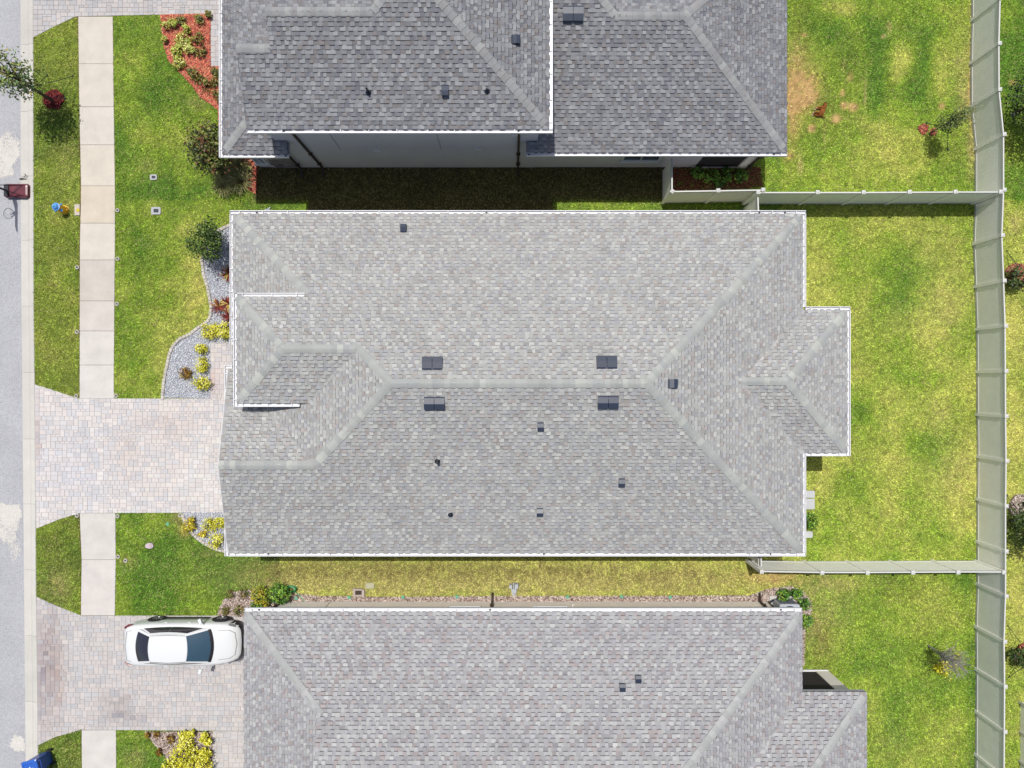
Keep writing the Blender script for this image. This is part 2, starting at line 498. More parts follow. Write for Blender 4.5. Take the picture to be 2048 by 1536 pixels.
PAV = [(227, 221, 219), (223, 220, 220), (218, 217, 219), (230, 223, 219), (226, 219, 216), (221, 216, 215), (215, 213, 215), (232, 226, 222)]
def paving(name, poly, label, seed, n_single, bands=(), tone=1.0, stains=(), border=None):
    rs = np.random.RandomState(seed)
    u = 0.1
    xs = [p[0] for p in poly]; yy = [p[1] for p in poly]
    x0, y0 = min(xs), min(yy)
    nx = int((max(xs) - x0) / u) + 2; ny = int((max(yy) - y0) / u) + 2
    bed = MB(); bed.prism(poly, -0.1, 0.008)
    root = tag(bed.build(name, M['sandbed']), label, 'driveway' if name == 'driveway' else 'path', kind='structure')
    ii, jj = np.meshgrid(np.arange(nx), np.arange(ny), indexing='ij')
    ok = np.zeros((nx, ny), dtype=bool)
    for dx in (0.02, 0.5, 0.98):
        for dy in (0.02, 0.5, 0.98):
            ok |= in_poly(x0 + (ii + dx) * u, y0 + (jj + dy) * u, poly)
    used = ~ok
    pieces = []
    shapes = [(2, 2), (3, 2), (2, 3), (2, 2), (3, 2), (2, 3)]
    for i in range(nx):
        for j in range(ny):
            if used[i, j]: continue
            rs.shuffle(shapes)
            for (a, b_) in shapes + [(1, 2), (2, 1), (1, 1)]:
                if i + a <= nx and j + b_ <= ny and not used[i:i + a, j:j + b_].any():
                    used[i:i + a, j:j + b_] = True
                    pieces.append((x0 + i * u, x0 + (i + a) * u, y0 + j * u, y0 + (j + b_) * u))
                    break
    gp = 0.006
    out = []
    for (a, b_, c, d) in pieces:
        P = [(a + gp, c + gp), (b_ - gp, c + gp), (b_ - gp, d - gp), (a + gp, d - gp)]
        if not in_poly(np.array([q[0] for q in P]), np.array([q[1] for q in P]), poly).all():
            P = clip_rect(poly, a + gp, b_ - gp, c + gp, d - gp)
            if len(P) < 3 or area(P) < 0.002: continue
        cx, cy = (a + b_) / 2, (c + d) / 2
        pc = np.array(PAV[rs.randint(len(PAV))], dtype=float)
        pc += rs.normal(0, 2.5)
        px, py = 1024 + cx * FPX / CAM_H, 768 - cy * FPX / CAM_H
        for (sx, sy, rx, ry, dc) in stains:
            t = math.exp(-(((px - sx) / rx) ** 2 + ((py - sy) / ry) ** 2))
            pc += np.array(dc) * t * rs.uniform(0.5, 1.3)
        pc = np.clip(pc * tone, 20, 246)
        out.append((P, 0.020 + rs.uniform(-0.003, 0.004), A(*pc), math.hypot(cx, cy) + (0 if len(P) == 4 and (b_ - a) * (d - c) > 0.04 else 50)))
    out.sort(key=lambda t: t[3])
    for (P, z, c, _) in out[:n_single]:
        m_ = MB(); m_.prism(P, -0.04, z, c, top_only=True); m_.build('paver', M['paver'], root)
    if len(out) > n_single:
        m_ = MB()
        for (P, z, c, _) in out[n_single:]:
            m_.prism(P, -0.04, z, c, top_only=True)
        tag(m_.build('paver_field', M['paver'], root), kind='stuff')
    return root

paving('driveway', P_DRIVE, 'wide pale paved driveway running under the middle house garage gable', 21, 300,
       stains=[(330, 845, 55, 30, (-8, -12, -14)), (250, 900, 20, 40, (-5, -9, -11)), (75, 880, 7, 60, (-16, -28, -30)), (280, 920, 60, 60, (-4, -5, -6)), (150, 940, 80, 60, (-4, -2, 2)), (420, 960, 60, 60, (6, 6, 4))], tone=1.055)
paving('path', P_WALK, 'narrow paved entry path beside the gravel bed', 22, 120, tone=1.03, stains=[(430, 760, 14, 30, (-2, -16, -18))])
paving('driveway', P_DRIVE_L, 'paved driveway with the white car parked on it', 23, 300,
       stains=[(88, 1340, 22, 120, (-30, -36, -34)), (110, 1300, 14, 90, (-14, -20, -22)), (240, 1400, 26, 22, (-24, -26, -24)), (250, 1435, 40, 14, (-34, -36, -34)), (120, 1380, 10, 60, (-10, -18, -20))], tone=0.985)
paving('path', P_WALK_L, 'paved path beside the bed of bright yellow shrubs', 24, 60, tone=0.99)
paving('driveway', P_DRIVE_T, 'paved driveway of the two storey house', 25, 150, tone=0.965)
paving('path', P_WALK_T, 'paved path between red mulch and the two storey house', 26, 120, tone=0.985)

# ------------------------------------------------------------------ lawn
N1, N2, N3, N4 = Noise(1), Noise(2), Noise(3), Noise(4)
C_DG = np.array(A(102, 139, 54)); C_G = np.array(A(145, 170, 66)); C_Y = np.array(A(211, 206, 114)); C_T = np.array(A(190, 178, 118)); C_S = np.array(A(228, 186, 130)); C_B = np.array(A(138, 128, 76)); C_SHADE_SOIL = np.array(A(96, 80, 66))
BLOBS = [  # px, py, rx, ry, kind, strength
    (90, 180, 30, 40, 'g', .5), (190 - 40, 120, 14, 40, 'y', .5), (135, 330, 22, 60, 't', .5), (110, 455, 40, 40, 'y', .4), (95, 560, 30, 60, 'y', .6), (140, 650, 20, 70, 'y', .4), (110, 720, 40, 40, 'y', .45),
    (290, 330, 16, 16, 't', .6), (275, 345, 30, 20, 'y', .4), (370, 460, 50, 26, 'y', .6), (300, 560, 40, 90, 'g', .5), (400, 540, 22, 90, 'y', .8), (395, 620, 30, 40, 'y', .9), (350, 660, 40, 30, 'y', .6), (330, 740, 16, 60, 'y', .6), (270, 700, 40, 80, 'g', .6), (290, 470, 50, 30, 'g', .3),
    (300, 60, 40, 40, 'g', .4), (310, 150, 20, 80, 'g', .5), (395, 205, 26, 14, 't', .5), (290, 250, 60, 40, 'y', .3), (340, 385, 80, 20, 'g', .7), (560, 412, 100, 10, 'g', .8),
    (113, 1120, 40, 40, 'g', .4), (118, 1175, 26, 36, 't', 1.0), (95, 1190, 20, 30, 'b', .5), (260, 1060, 30, 30, 'y', .3), (355, 1035, 18, 12, 't', .9), (370, 1060, 14, 18, 's', .5), (255, 1122, 16, 12, 't', .7), (350, 1140, 90, 40, 'g', .7), (470, 1140, 60, 24, 'g', .8), (330, 1200, 60, 20, 'g', .5), (540, 1145, 30, 20, 'b', .5), (430, 1105, 40, 10, 't', .4),
    (270, 1515, 22, 20, 't', .7),
    # side yard
    (650, 1155, 170, 34, 't', 1.5), (600, 1140, 60, 14, 'b', .7), (900, 1160, 220, 34, 't', 1.3), (1150, 1160, 220, 34, 't', 1.2), (1400, 1160, 170, 28, 't', 1.1), (760, 1142, 220, 22, 'b', 1.0), (1060, 1142, 200, 20, 'b', .9), (1330, 1150, 170, 30, 'b', .7), (1550, 1155, 60, 14, 's', .9), (1350, 1125, 160, 8, 'y', .6), (1680, 1165, 80, 16, 't', .5),
    # middle back lawn
    (1810, 580, 60, 60, 'g', 1.0), (1860, 545, 26, 22, 'g', .5), (1790, 590, 26, 50, 'g', .6), (1680, 480, 40, 40, 'g', .4), (1900, 620, 46, 60, 't', .55), (1880, 500, 60, 50, 't', .4), (1790, 640, 60, 30, 't', .4), (1800, 740, 60, 36, 'g', .6), (1905, 640, 40, 60, 'y', .5), (1920, 660, 36, 60, 'g', .35), (1740, 830, 60, 50, 'g', .6), (1870, 890, 46, 40, 'g', .75), (1910, 940, 40, 70, 't', .6), (1900, 990, 40, 50, 'y', .5), (1880, 830, 30, 30, 't', .4), (1720, 960, 60, 60, 'g', .5), (1840, 1000, 40, 60, 'g', .5), (1700, 1060, 60, 40, 'g', .3), (1870, 1075, 80, 20, 'g', .5), (1690, 700, 50, 80, 'g', .35), (1650, 930, 20, 60, 'y', .4),
    # upper back lawn
    (1597, 170, 30, 50, 's', 1.4), (1620, 190, 24, 26, 's', .8), (1590, 110, 20, 30, 't', .6), (1585, 230, 14, 50, 's', .8), (1640, 50, 50, 46, 'g', .7), (1680, 60, 30, 30, 'g', .7), (1730, 50, 26, 60, 'g', .9), (1765, 95, 24, 60, 'g', .9), (1750, 190, 16, 44, 'g', 1.2), (1822, 175, 30, 40, 'g', 1.1), (1850, 120, 18, 50, 'g', .8), (1840, 60, 40, 26, 'g', .8), (1700, 20, 70, 14, 'y', .6), (1800, 150, 24, 50, 'y', .9), (1875, 150, 26, 60, 'y', .7), (1740, 270, 60, 50, 'y', .5), (1800, 330, 80, 40, 'y', .4), (1700, 270, 40, 40, 'g', .6), (1640, 290, 40, 40, 'g', .4), (1660, 220, 50, 50, 'b', .35), (1600, 60, 26, 60, 'b', .45), (1690, 120, 50, 40, 'b', .3),
    (1947, 70, 8, 120, 't', 1.0), (1945, 190, 10, 60, 's', 1.1), (1935, 200, 18, 30, 't', .7), (1945, 290, 12, 60, 't', .9), (1925, 130, 20, 60, 't', .5), (1905, 300, 30, 40, 'b', .4),
    (1688, 211, 6, 6, 's', 2.6), (1706, 213, 7, 7, 's', 2.6), (1671, 237, 8, 7, 's', 2.6), (1623, 256, 6, 6, 's', 2.6), (1608, 70, 4, 3, 's', 2.0), (1767, 73, 4, 3, 't', 2.2), (1700, 155, 5, 8, 's', 1.2), (1883, 212, 5, 5, 's', 2.0), (1730, 190, 2, 26, 't', .9), (1687, 130, 2, 14, 't', .8), (1648, 270, 2, 30, 't', .7), (1778, 55, 4, 10, 't', 1.0), (1600, 330, 5, 20, 't', .9), (1575, 310, 12, 12, 's', 1.0), (1685, 187, 4, 6, 's', 1.6),
    # lower back lawn
    (1640, 1290, 30, 50, 'b', 1.0), (1625, 1260, 20, 40, 't', .6), (1660, 1250, 40, 40, 't', .5), (1800, 1180, 60, 30, 'b', .4), (1880, 1230, 60, 40, 'b', .3), (1720, 1300, 50, 60, 'g', .6), (1800, 1400, 80, 60, 'g', .35), (1930, 1180, 20, 60, 'g', .7), (1945, 1400, 12, 140, 'g', .8), (1780, 1490, 40, 40, 't', .35), (1760, 1420, 40, 60, 'y', .4), (1640, 1190, 60, 26, 't', .6), (1920, 1500, 30, 40, 'b', .3),
    # beyond the back fence
    (2030, 60, 40, 100, 'g', .9), (2030, 170, 30, 60, 'g', .9), (2035, 380, 30, 40, 'g', .6), (2028, 450, 10, 20, 't', .9), (2030, 700, 30, 120, 'y', .5), (2030, 860, 30, 90, 'y', .9), (2025, 1180, 26, 60, 'y', .6), (2030, 1450, 10, 80, 'g', .3), (2025, 165, 6, 5, 's', 1.2),
]
ZONES = [  # x0,x1,y0,y1, yellow bias
    (-400, 300, -400, 400, .28), (300, 560, -400, 450, .30), (-400, 165, 400, 800, .34), (165, 560, 400, 800, .44), (-400, 700, 1000, 1240, .24), (-400, 560, 1440, 2000, .20), (560, 1560, 1100, 1240, .66),
    (560, 1620, 280, 440, .30), (1560, 1975, -400, 400, .44), (1560, 1975, 400, 1140, .60), (1560, 1975, 1140, 2000, .40), (1975, 2600, 400, 2000, .62), (1975, 2600, -400, 400, .26)]
def grass_color(X, Y, fine=True):
    X = np.asarray(X, dtype=float); Y = np.asarray(Y, dtype=float)
    px = 1024 + X * FPX / CAM_H; py = 768 - Y * FPX / CAM_H
    bias = np.full(X.shape, 0.45)
    for (a, b_, c, d, t) in ZONES:
        m_ = (px >= a) & (px < b_) & (py >= c) & (py < d)
        bias[m_] = t - 0.05
    n = 0.45 * N1(X, Y, 1.7) + 0.30 * N2(X, Y, 0.7) + 0.25 * N3(X, Y, 0.28)
    t = np.clip(bias + (n - 0.5) * 0.85, 0, 1)
    tan_ = np.zeros(X.shape); br = np.zeros(X.shape); sd = np.zeros(X.shape); dg = np.zeros(X.shape)
    wob = 0.6 + 0.8 * N2(X, Y, 0.35)
    for (bx_, by_, rx, ry, k, s) in BLOBS:
        d = ((px - bx_) / rx) ** 2 + ((py - by_) / ry) ** 2
        if by_ < 380 and bx_ > 1570 and bx_ < 1970 and k in 'gyt': s = s * 1.6
        f = np.exp(-d) * s * wob
        if k == 'g': dg += f; t -= 0.30 * f
        elif k == 'y': t += 0.38 * f
        elif k == 't': tan_ += f * 0.75
        elif k == 'b': br += f * 0.7
        elif k == 's': sd += f * 0.8
    t = np.clip(t, 0, 1)[..., None]
    c = np.where(t < 0.35, C_DG + (C_G - C_DG) * (t / 0.35), C_G + (C_Y - C_G) * ((t - 0.35) / 0.65))
    def mixin(c, col, f):
        f = np.clip(f, 0, 0.92)[..., None]
        return c * (1 - f) + col * f
    nn = 0.5 + N4(X, Y, 0.12)
    c = mixin(c, C_DG, np.clip(dg, 0, 1) * 0.20)
    c = mixin(c, C_T, np.clip(tan_ * nn, 0, 1.1) * 0.8)
    c = mixin(c, C_B, np.clip(br * nn, 0, 1) * 0.75)
    c = mixin(c, C_S, np.clip(sd * nn, 0, 1.1) * 0.88)
    c = mixin(c, C_B, np.clip((px < 165) * 0.26 * (0.4 + 1.2 * N2(X, Y, 0.9)), 0, 0.5))
    c = c * (1 - 0.10 * (px < 560))[..., None]
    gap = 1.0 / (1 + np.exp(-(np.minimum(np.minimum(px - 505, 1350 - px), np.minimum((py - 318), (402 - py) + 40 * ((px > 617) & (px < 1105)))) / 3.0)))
    c = mixin(c, C_SHADE_SOIL, gap * 0.85)  # soil brown cut along the house shadow, its shade painted into the turf
    wl_ = np.interp(py, [a for a, _ in WALK_L], [b_ for _, b_ in WALK_L]) - px
    rim = np.exp(-(np.clip(wl_, 0, 50) / 2.2) ** 2) * (wl_ > -1) * (0.4 + 0.8 * N1(X, Y, 0.5))
    c = mixin(c, np.array(A(120, 84, 60)), rim * 0.8)
    fn = 0.5 * N4(X, Y, 0.085) + 0.5 * N3(X, Y, 0.05)
    c = c * (1 + (fn - 0.5) * 1.1)[..., None]
    return c

lx0, lx1, ly0, ly1, st = -20.9, 30.0, -20.0, 20.0, 0.11
gx = np.arange(lx0, lx1 + st, st); gy = np.arange(ly0, ly1 + st, st)
VX, VY = np.meshgrid(gx, gy, indexing='ij')
lv = VX.copy()
cl = np.interp(768 - VY * FPX / CAM_H, [a for a, _ in CURB_R], [b_ for _, b_ in CURB_R])
clX = (cl - 1024) * CAM_H / FPX - 0.01
lv = np.where(VX < clX, clX, VX)
VZ = (N1(VX, VY, 2.3) - 0.5) * 0.012 + (N3(VX, VY, 0.5) - 0.5) * 0.008 - 0.004
nxg, nyg = VX.shape
idx = np.arange(nxg * nyg).reshape(nxg, nyg)
F = np.stack([idx[:-1, :-1], idx[1:, :-1], idx[1:, 1:], idx[:-1, 1:]], -1).reshape(-1, 4)
cX = (VX[:-1, :-1] + st / 2).ravel(); cY = (VY[:-1, :-1] + st / 2).ravel()
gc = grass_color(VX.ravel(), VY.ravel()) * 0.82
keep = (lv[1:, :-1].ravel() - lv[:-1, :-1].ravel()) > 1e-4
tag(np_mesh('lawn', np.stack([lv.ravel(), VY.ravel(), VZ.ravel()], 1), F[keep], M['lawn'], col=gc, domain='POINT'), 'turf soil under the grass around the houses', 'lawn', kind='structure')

# grass blades
nb = int(51 * 36 * 640)
bxx = RS.uniform(-20.9, 27.5, nb); byy = RS.uniform(-18.0, 18.0, nb)
hard_in = np.zeros(nb, dtype=bool)
for P in HARD:
    xs = [p[0] for p in P]; yy_ = [p[1] for p in P]
    cand = (bxx > min(xs)) & (bxx < max(xs)) & (byy > min(yy_)) & (byy < max(yy_)) & ~hard_in
    ii = np.where(cand)[0]
    hard_in[ii[in_poly(bxx[ii], byy[ii], P)]] = True
bpx = 1024 + bxx * FPX / CAM_H; bpyy = 768 - byy * FPX / CAM_H
wl = np.interp(bpyy, [a for a, _ in WALK_L], [b_ for _, b_ in WALK_L]); wr = np.interp(bpyy, [a for a, _ in WALK_R], [b_ for _, b_ in WALK_R])
hard_in |= (bpx > wl - 0.3) & (bpx < wr + 0.3)
cr = np.interp(bpyy, [a for a, _ in CURB_R], [b_ for _, b_ in CURB_R])
hard_in |= bpx < cr + 0.2
hard_in |= (np.hypot(bpx - 105, bpyy - 201) < 17)
dirt = np.zeros(nb)
for (bx_, by_, rx, ry, k, s) in BLOBS:
    if k == 's':
        dirt += np.exp(-(((bpx - bx_) / rx) ** 2 + ((bpyy - by_) / ry) ** 2)) * s
keepb = ~hard_in & (RS.rand(nb) > np.clip(dirt * 0.7, 0, 0.85))
bxx, byy = bxx[keepb], byy[keepb]
nb = len(bxx)
az = RS.uniform(0, 2 * math.pi, nb); ti = np.radians(RS.uniform(28, 82, nb)); ln = RS.uniform(0.045, 0.105, nb) * (0.75 + 0.5 * N1(bxx, byy, 0.6)); wd = RS.uniform(0.009, 0.021, nb)
dx = np.sin(ti) * np.cos(az); dy = np.sin(ti) * np.sin(az); dz = np.cos(ti)
sx, sy = -np.sin(az) * wd, np.cos(az) * wd
z0 = np.full(nb, 0.0)
v1 = np.stack([bxx + sx, byy + sy, z0], 1); v2 = np.stack([bxx - sx, byy - sy, z0], 1)
v3 = np.stack([bxx + dx * ln, byy + dy * ln, z0 + dz * ln], 1)
BV = np.stack([v1, v2, v3], 1).reshape(-1, 3)
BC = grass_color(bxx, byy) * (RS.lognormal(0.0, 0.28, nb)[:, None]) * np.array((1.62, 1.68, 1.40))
strw = RS.rand(nb) < 0.08 + 0.14 * N2(bxx, byy, 0.5)
BC[strw] = BC[strw] * 0.4 + np.array(A(225, 210, 150)) * 0.6
tag(np_mesh('grass', BV, np.arange(3 * nb).reshape(-1, 3), M['blade'], col=np.clip(BC, 0.003, 0.8)), 'short green and yellowing grass blades covering the yards', 'grass', kind='stuff')

# ------------------------------------------------------------------ roofs
PITCH = 0.4167
class Plane:
    """roof plane: height z0 on the eave line through p0, rising along unit plan direction d"""
    def __init__(self, p0, d, z0, pitch=PITCH):
        self.p0, self.d, self.z0, self.p = p0, d, z0, pitch
        self.L = math.sqrt(1 + pitch * pitch)
    def z(self, x, y):
        return self.z0 + self.p * ((x - self.p0[0]) * self.d[0] + (y - self.p0[1]) * self.d[1])
    def uv(self, x, y):
        rx, ry = x - self.p0[0], y - self.p0[1]
        return (rx * -self.d[1] + ry * self.d[0], (rx * self.d[0] + ry * self.d[1]) * self.L)
    def xyz(self, u, v, h=0.0):
        a = v / self.L
        x = self.p0[0] + a * self.d[0] - u * self.d[1]; y = self.p0[1] + a * self.d[1] + u * self.d[0]
        n = (-self.d[0] * self.p / self.L, -self.d[1] * self.p / self.L, 1 / self.L)
        return (x + n[0] * h, y + n[1] * h, self.z0 + self.p * a + n[2] * h)
    def hit(self, px, py):
        """point of this plane seen at a photograph pixel"""
        z = self.z0
        for _ in range(12):
            x, y, _z = G(px, py, z); z = self.z(x, y)
        return (x, y, z)

def shingle_tabs(plane, poly, pal, wts, rs, expo=0.143):
    """laminated shingle tabs over one roof plane: list of (polygon in uv, v0, v1, lift, colour, whole)"""
    P = [plane.uv(x, y) for x, y in poly]
    tris = [[P[i] for i in t] for t in tessellate_polygon([[Vector((p[0], p[1], 0)) for p in P]])]
    us = [p[0] for p in P]; vs = [p[1] for p in P]
    out = []
    nrow = int(math.ceil((max(vs) - min(vs)) / expo))
    vb = min(vs)
    rects = []
    for i in range(nrow):
        v0 = vb + i * expo; v1 = v0 + expo
        u = min(us) - rs.rand() * 0.3
        thick = rs.rand() < 0.5
        while u < max(us):
            wdt = rs.uniform(0.11, 0.20) if thick else rs.uniform(0.09, 0.20)
            rects.append((u, u + wdt, v0, v1, 0.019 if thick else 0.005))
            u += wdt
            thick = not thick if rs.rand() < 0.9 else thick
    R = np.array(rects)
    ins = np.ones(len(R), dtype=bool); anyin = np.zeros(len(R), dtype=bool)
    for a, b_ in ((0, 2), (1, 2), (1, 3), (0, 3)):
        k = in_poly(R[:, a], R[:, b_] + (1e-4 if b_ == 2 else -1e-4), P)
        ins &= k; anyin |= k
    anyin |= in_poly((R[:, 0] + R[:, 1]) / 2, (R[:, 2] + R[:, 3]) / 2, P)
    ci = rs.choice(len(pal), len(R), p=wts)
    br = rs.normal(1.0, 0.04, len(R)) * np.where(R[:, 4] > 0.01, 1.07, 0.94)
    for k in range(len(R)):
        if ins[k]:
            out.append((None, R[k], pal[ci[k]] * br[k]))
        elif anyin[k]:
            for T in tris:
                Q = clip_rect(T, R[k][0], R[k][1], R[k][2], R[k][3])
                if len(Q) >= 3 and area(Q) > 5e-5:
                    out.append((Q, R[k], pal[ci[k]] * br[k]))
    return out

BUTT_SHADE = 0.30  # dark cut edge, splayed out to paint the shadow line under thick tabs
def tab_geo(plane, Q, Rk, c, mb):
    u0, u1, v0, v1, t = Rk
    hb, ht = 0.012 + t, 0.004 + t * 0.55
    if Q is None:
        g_ = 0.0015
        s = 0.02
        a0, a1, b0, b1 = plane.xyz(u0 + g_, v0, hb), plane.xyz(u1 - g_, v0, hb), plane.xyz(u0 + g_, v1, ht), plane.xyz(u1 - g_, v1, ht)
        f = (v1 - s - v0) / (v1 - v0)
        m0 = tuple(a0[i] + (b0[i] - a0[i]) * f for i in range(3)); m1 = tuple(a1[i] + (b1[i] - a1[i]) * f for i in range(3))
        d0, d1 = (plane.xyz(u0 + g_, v0 - 0.026, 0.017), plane.xyz(u1 - g_, v0 - 0.026, 0.017)) if t > 0.01 else (plane.xyz(u0, v0, 0), plane.xyz(u1, v0, 0))
        e0, e1 = plane.xyz(u0, v1, 0), plane.xyz(u1, v1, 0)
        b = len(mb.V)
        mb.V.extend([a0, a1, m1, m0, b1, b0, d0, d1, e0, e1])
        k = 0.93
        mb.F.extend([(b, b + 1, b + 2, b + 3), (b + 3, b + 2, b + 4, b + 5), (b + 6, b + 7, b + 1, b), (b + 6, b, b + 3, b + 5, b + 8), (b + 7, b + 9, b + 4, b + 2, b + 1)])
        mb.C.extend([c, c * k, c * BUTT_SHADE, c * 0.7, c * 0.7])
    else:
        top = [plane.xyz(p[0], p[1], hb + (ht - hb) * (p[1] - v0) / (v1 - v0)) for p in Q]
        bot = [plane.xyz(p[0], p[1], 0) for p in Q]
        n = len(Q); b = len(mb.V)
        mb.V.extend(top + bot)
        ar = sum(Q[i - 1][0] * Q[i][1] - Q[i][0] * Q[i - 1][1] for i in range(n))
        o_ = range(n) if ar > 0 else range(n - 1, -1, -1)
        mb.F.append(tuple(b + i for i in o_)); mb.C.append(c)
        for i in range(n):
            j = (i + 1) % n
            mb.F.append((b + i, b + j, b + n + j, b + n + i)); mb.C.append(c * 0.7)

def cap_geo(A_, B_, zf, w, c, mb, lift):
    """one folded ridge cap from plan point A_ to B_"""
    dx, dy = B_[0] - A_[0], B_[1] - A_[1]
    L = math.hypot(dx, dy); sx, sy = -dy / L, dx / L
    rows = []
    for (p, l) in ((A_, lift + 0.016), (B_, lift)):
        row = []
        for f in (-1, -0.5, -0.12, 0.12, 0.5, 1):
            x, y = p[0] + sx * w * f, p[1] + sy * w * f
            row.append((x, y, zf(x, y) + 0.026 + l - (0.006 if abs(f) < 0.2 else 0)))
        rows.append(row)
    b = len(mb.V)
    mb.V.extend(rows[0] + rows[1] + [(p[0], p[1], p[2] - 0.035) for p in rows[0]] + [(p[0], p[1], p[2] - 0.03) for p in rows[1]])
    for i in range(5):
        mb.F.append((b + i, b + i + 1, b + 7 + i, b + 6 + i)); mb.C.append(c)
        mb.F.append((b + 12 + i, b + 13 + i, b + i + 1, b + i)); mb.C.append(c * 0.55)
    mb.F.append((b, b + 6, b + 18, b + 12)); mb.C.append(c * 0.6)
    mb.F.append((b + 5, b + 17, b + 23, b + 11)); mb.C.append(c * 0.6)

def make_roof(house, planes, ridges, pal, wts, cappal, seed, n_single, eave_poly_list, ze_list, name='roof'):
    """planes: [(Plane, plan polygon)]; ridges: [(A, B, planeA, planeB)] caps laid from low end A to high end B"""
    rs = np.random.RandomState(seed)
    dk = MB()
    for pl, poly in planes:
        n = len(poly)
        ar = sum(poly[i - 1][0] * poly[i][1] - poly[i][0] * poly[i - 1][1] for i in range(n))
        pp = poly if ar > 0 else poly[::-1]
        dk.add([(x, y, pl.z(x, y) - 0.002) for x, y in pp] + [(x, y, pl.z(x, y) - 0.06) for x, y in pp],
               [tuple(range(n)), tuple(range(2 * n - 1, n - 1, -1))] + [(n + i, n + (i + 1) % n, (i + 1) % n, i) for i in range(n)])
    roof = dk.build(name, M['deck'], house)
    tabs = []
    for pl, poly in planes:
        for t in shingle_tabs(pl, poly, pal, wts, rs):
            u, v = (t[1][0] + t[1][1]) / 2, (t[1][2] + t[1][3]) / 2
            x, y, z = pl.xyz(u, v)
            px, py = 1024 + x * FPX / (CAM_H - z), 768 - y * FPX / (CAM_H - z)
            vis = -20 < px < 2068 and -20 < py < 1556
            key = z + (2.0 if t[1][4] > 0.01 else 0) * (t[1][1] - t[1][0]) if (t[0] is None and vis) else -99
            tabs.append((key, pl) + t)
    order = sorted(range(len(tabs)), key=lambda i: -tabs[i][0])
    single = set(order[:n_single])
    field = MB()
    for i, (key, pl, Q, Rk, c) in enumerate(tabs):
        if i in single:
            m_ = MB(); tab_geo(pl, Q, Rk, c, m_); m_.build('shingle', M['shingle'], roof)
        else:
            tab_geo(pl, Q, Rk, c, field)
    tag(field.build('shingle_field', M['shingle'], roof), kind='stuff')
    ncap = 0; rest = MB()
    for (a, b_, p1, p2) in ridges:
        zf = lambda x, y, p1=p1, p2=p2: min(p1.z(x, y), p2.z(x, y))
        L = math.hypot(b_[0] - a[0], b_[1] - a[1])
        if zf(*a) < min(p1.z0, p2.z0) + 0.01 and L > 0.6:
            a = (a[0] + (b_[0] - a[0]) * 0.20 / L, a[1] + (b_[1] - a[1]) * 0.20 / L); L -= 0.20
        n = max(1, int(round(L / 0.21)))
        for k in range(n):
            A_ = (a[0] + (b_[0] - a[0]) * k / n, a[1] + (b_[1] - a[1]) * k / n)
            B_ = (a[0] + (b_[0] - a[0]) * (k + 1.25) / n, a[1] + (b_[1] - a[1]) * (k + 1.25) / n) if k < n - 1 else b_
            c = np.array(cappal[rs.choice(len(cappal))]) * rs.normal(1, 0.03)
            if ncap < 300:
                m_ = MB(); cap_geo(A_, B_, zf, 0.152, c, m_, 0.004 * (k % 2)); m_.build('ridge_cap', M['shingle'], roof)
            else:
                cap_geo(A_, B_, zf, 0.152, c, rest, 0.004 * (k % 2))
            ncap += 1
    if rest.V:
        tag(rest.build('ridge_cap_row', M['shingle'], roof), kind='stuff')
    return roof

def gutter(house, a, b_, out, ze, ext0=0.0, ext1=0.0, spacing=0.92, w=0.125, drops=(), skip=0.25):
    """white box gutter along the eave a->b_, hanging on its outer side"""
    a = Vector((a[0], a[1])); b_ = Vector((b_[0], b_[1])); o_ = Vector(out)
    d = (b_ - a).normalized()
    a2 = a - d * ext0; b2 = b_ + d * ext1
    m_ = MB()
    def bar(off0, off1, z0, z1):
        p = [a2 + o_ * off0, b2 + o_ * off0, b2 + o_ * off1, a2 + o_ * off1]
        m_.prism([(q.x, q.y) for q in p], z0, z1)
    bar(0.002, 0.012, ze - 0.11, ze - 0.012)
    bar(0.0121, w - 0.014, ze - 0.085, ze - 0.075)
    bar(w - 0.014, w + 0.014, ze - 0.112, ze + 0.004)
    for e in (a2, b2):
        s_ = -1 if e is a2 else 1
        p = [e + o_ * 0.003, e + o_ * (w + 0.013), e + o_ * (w + 0.013) + d * 0.006 * s_, e + o_ * 0.003 + d * 0.006 * s_]
        m_.prism([(q.x, q.y) for q in p], ze - 0.111, ze - 0.008)
    gt = m_.build('gutter', M['white'], house)
    L = (b_ - a).length
    n = max(1, int(L / spacing))
    hm = MB(); hm.box((0, 0, 0), (0.024, w, 0.008)); hme = hm.mesh('hanger'); hme.materials.append(M['white'])
    for k in range(n + 1):
        s_ = skip + (L - 2 * skip) * k / max(1, n)
        p = a + d * (s_ + RS.uniform(-0.06, 0.06)) + o_ * (w / 2 + 0.003)
        h = bpy.data.objects.new('hanger', hme)
        link(h, gt)
        h.location = Vector((p.x, p.y, ze + 0.006)) - world_loc(gt)
        h.rotation_euler = (0, 0, math.atan2(d.y, d.x))
    for s_ in drops:
        p = a + d * s_ + o_ * (w * 0.5)
        q = MB(); q.lathe([(0.033, 0), (0.04, 0.002), (0.04, 0.006), (0.0, 0.006)], (p.x, p.y, ze - 0.0745), 12)
        q.build('outlet', M['vent_dark'], gt)
    return gt

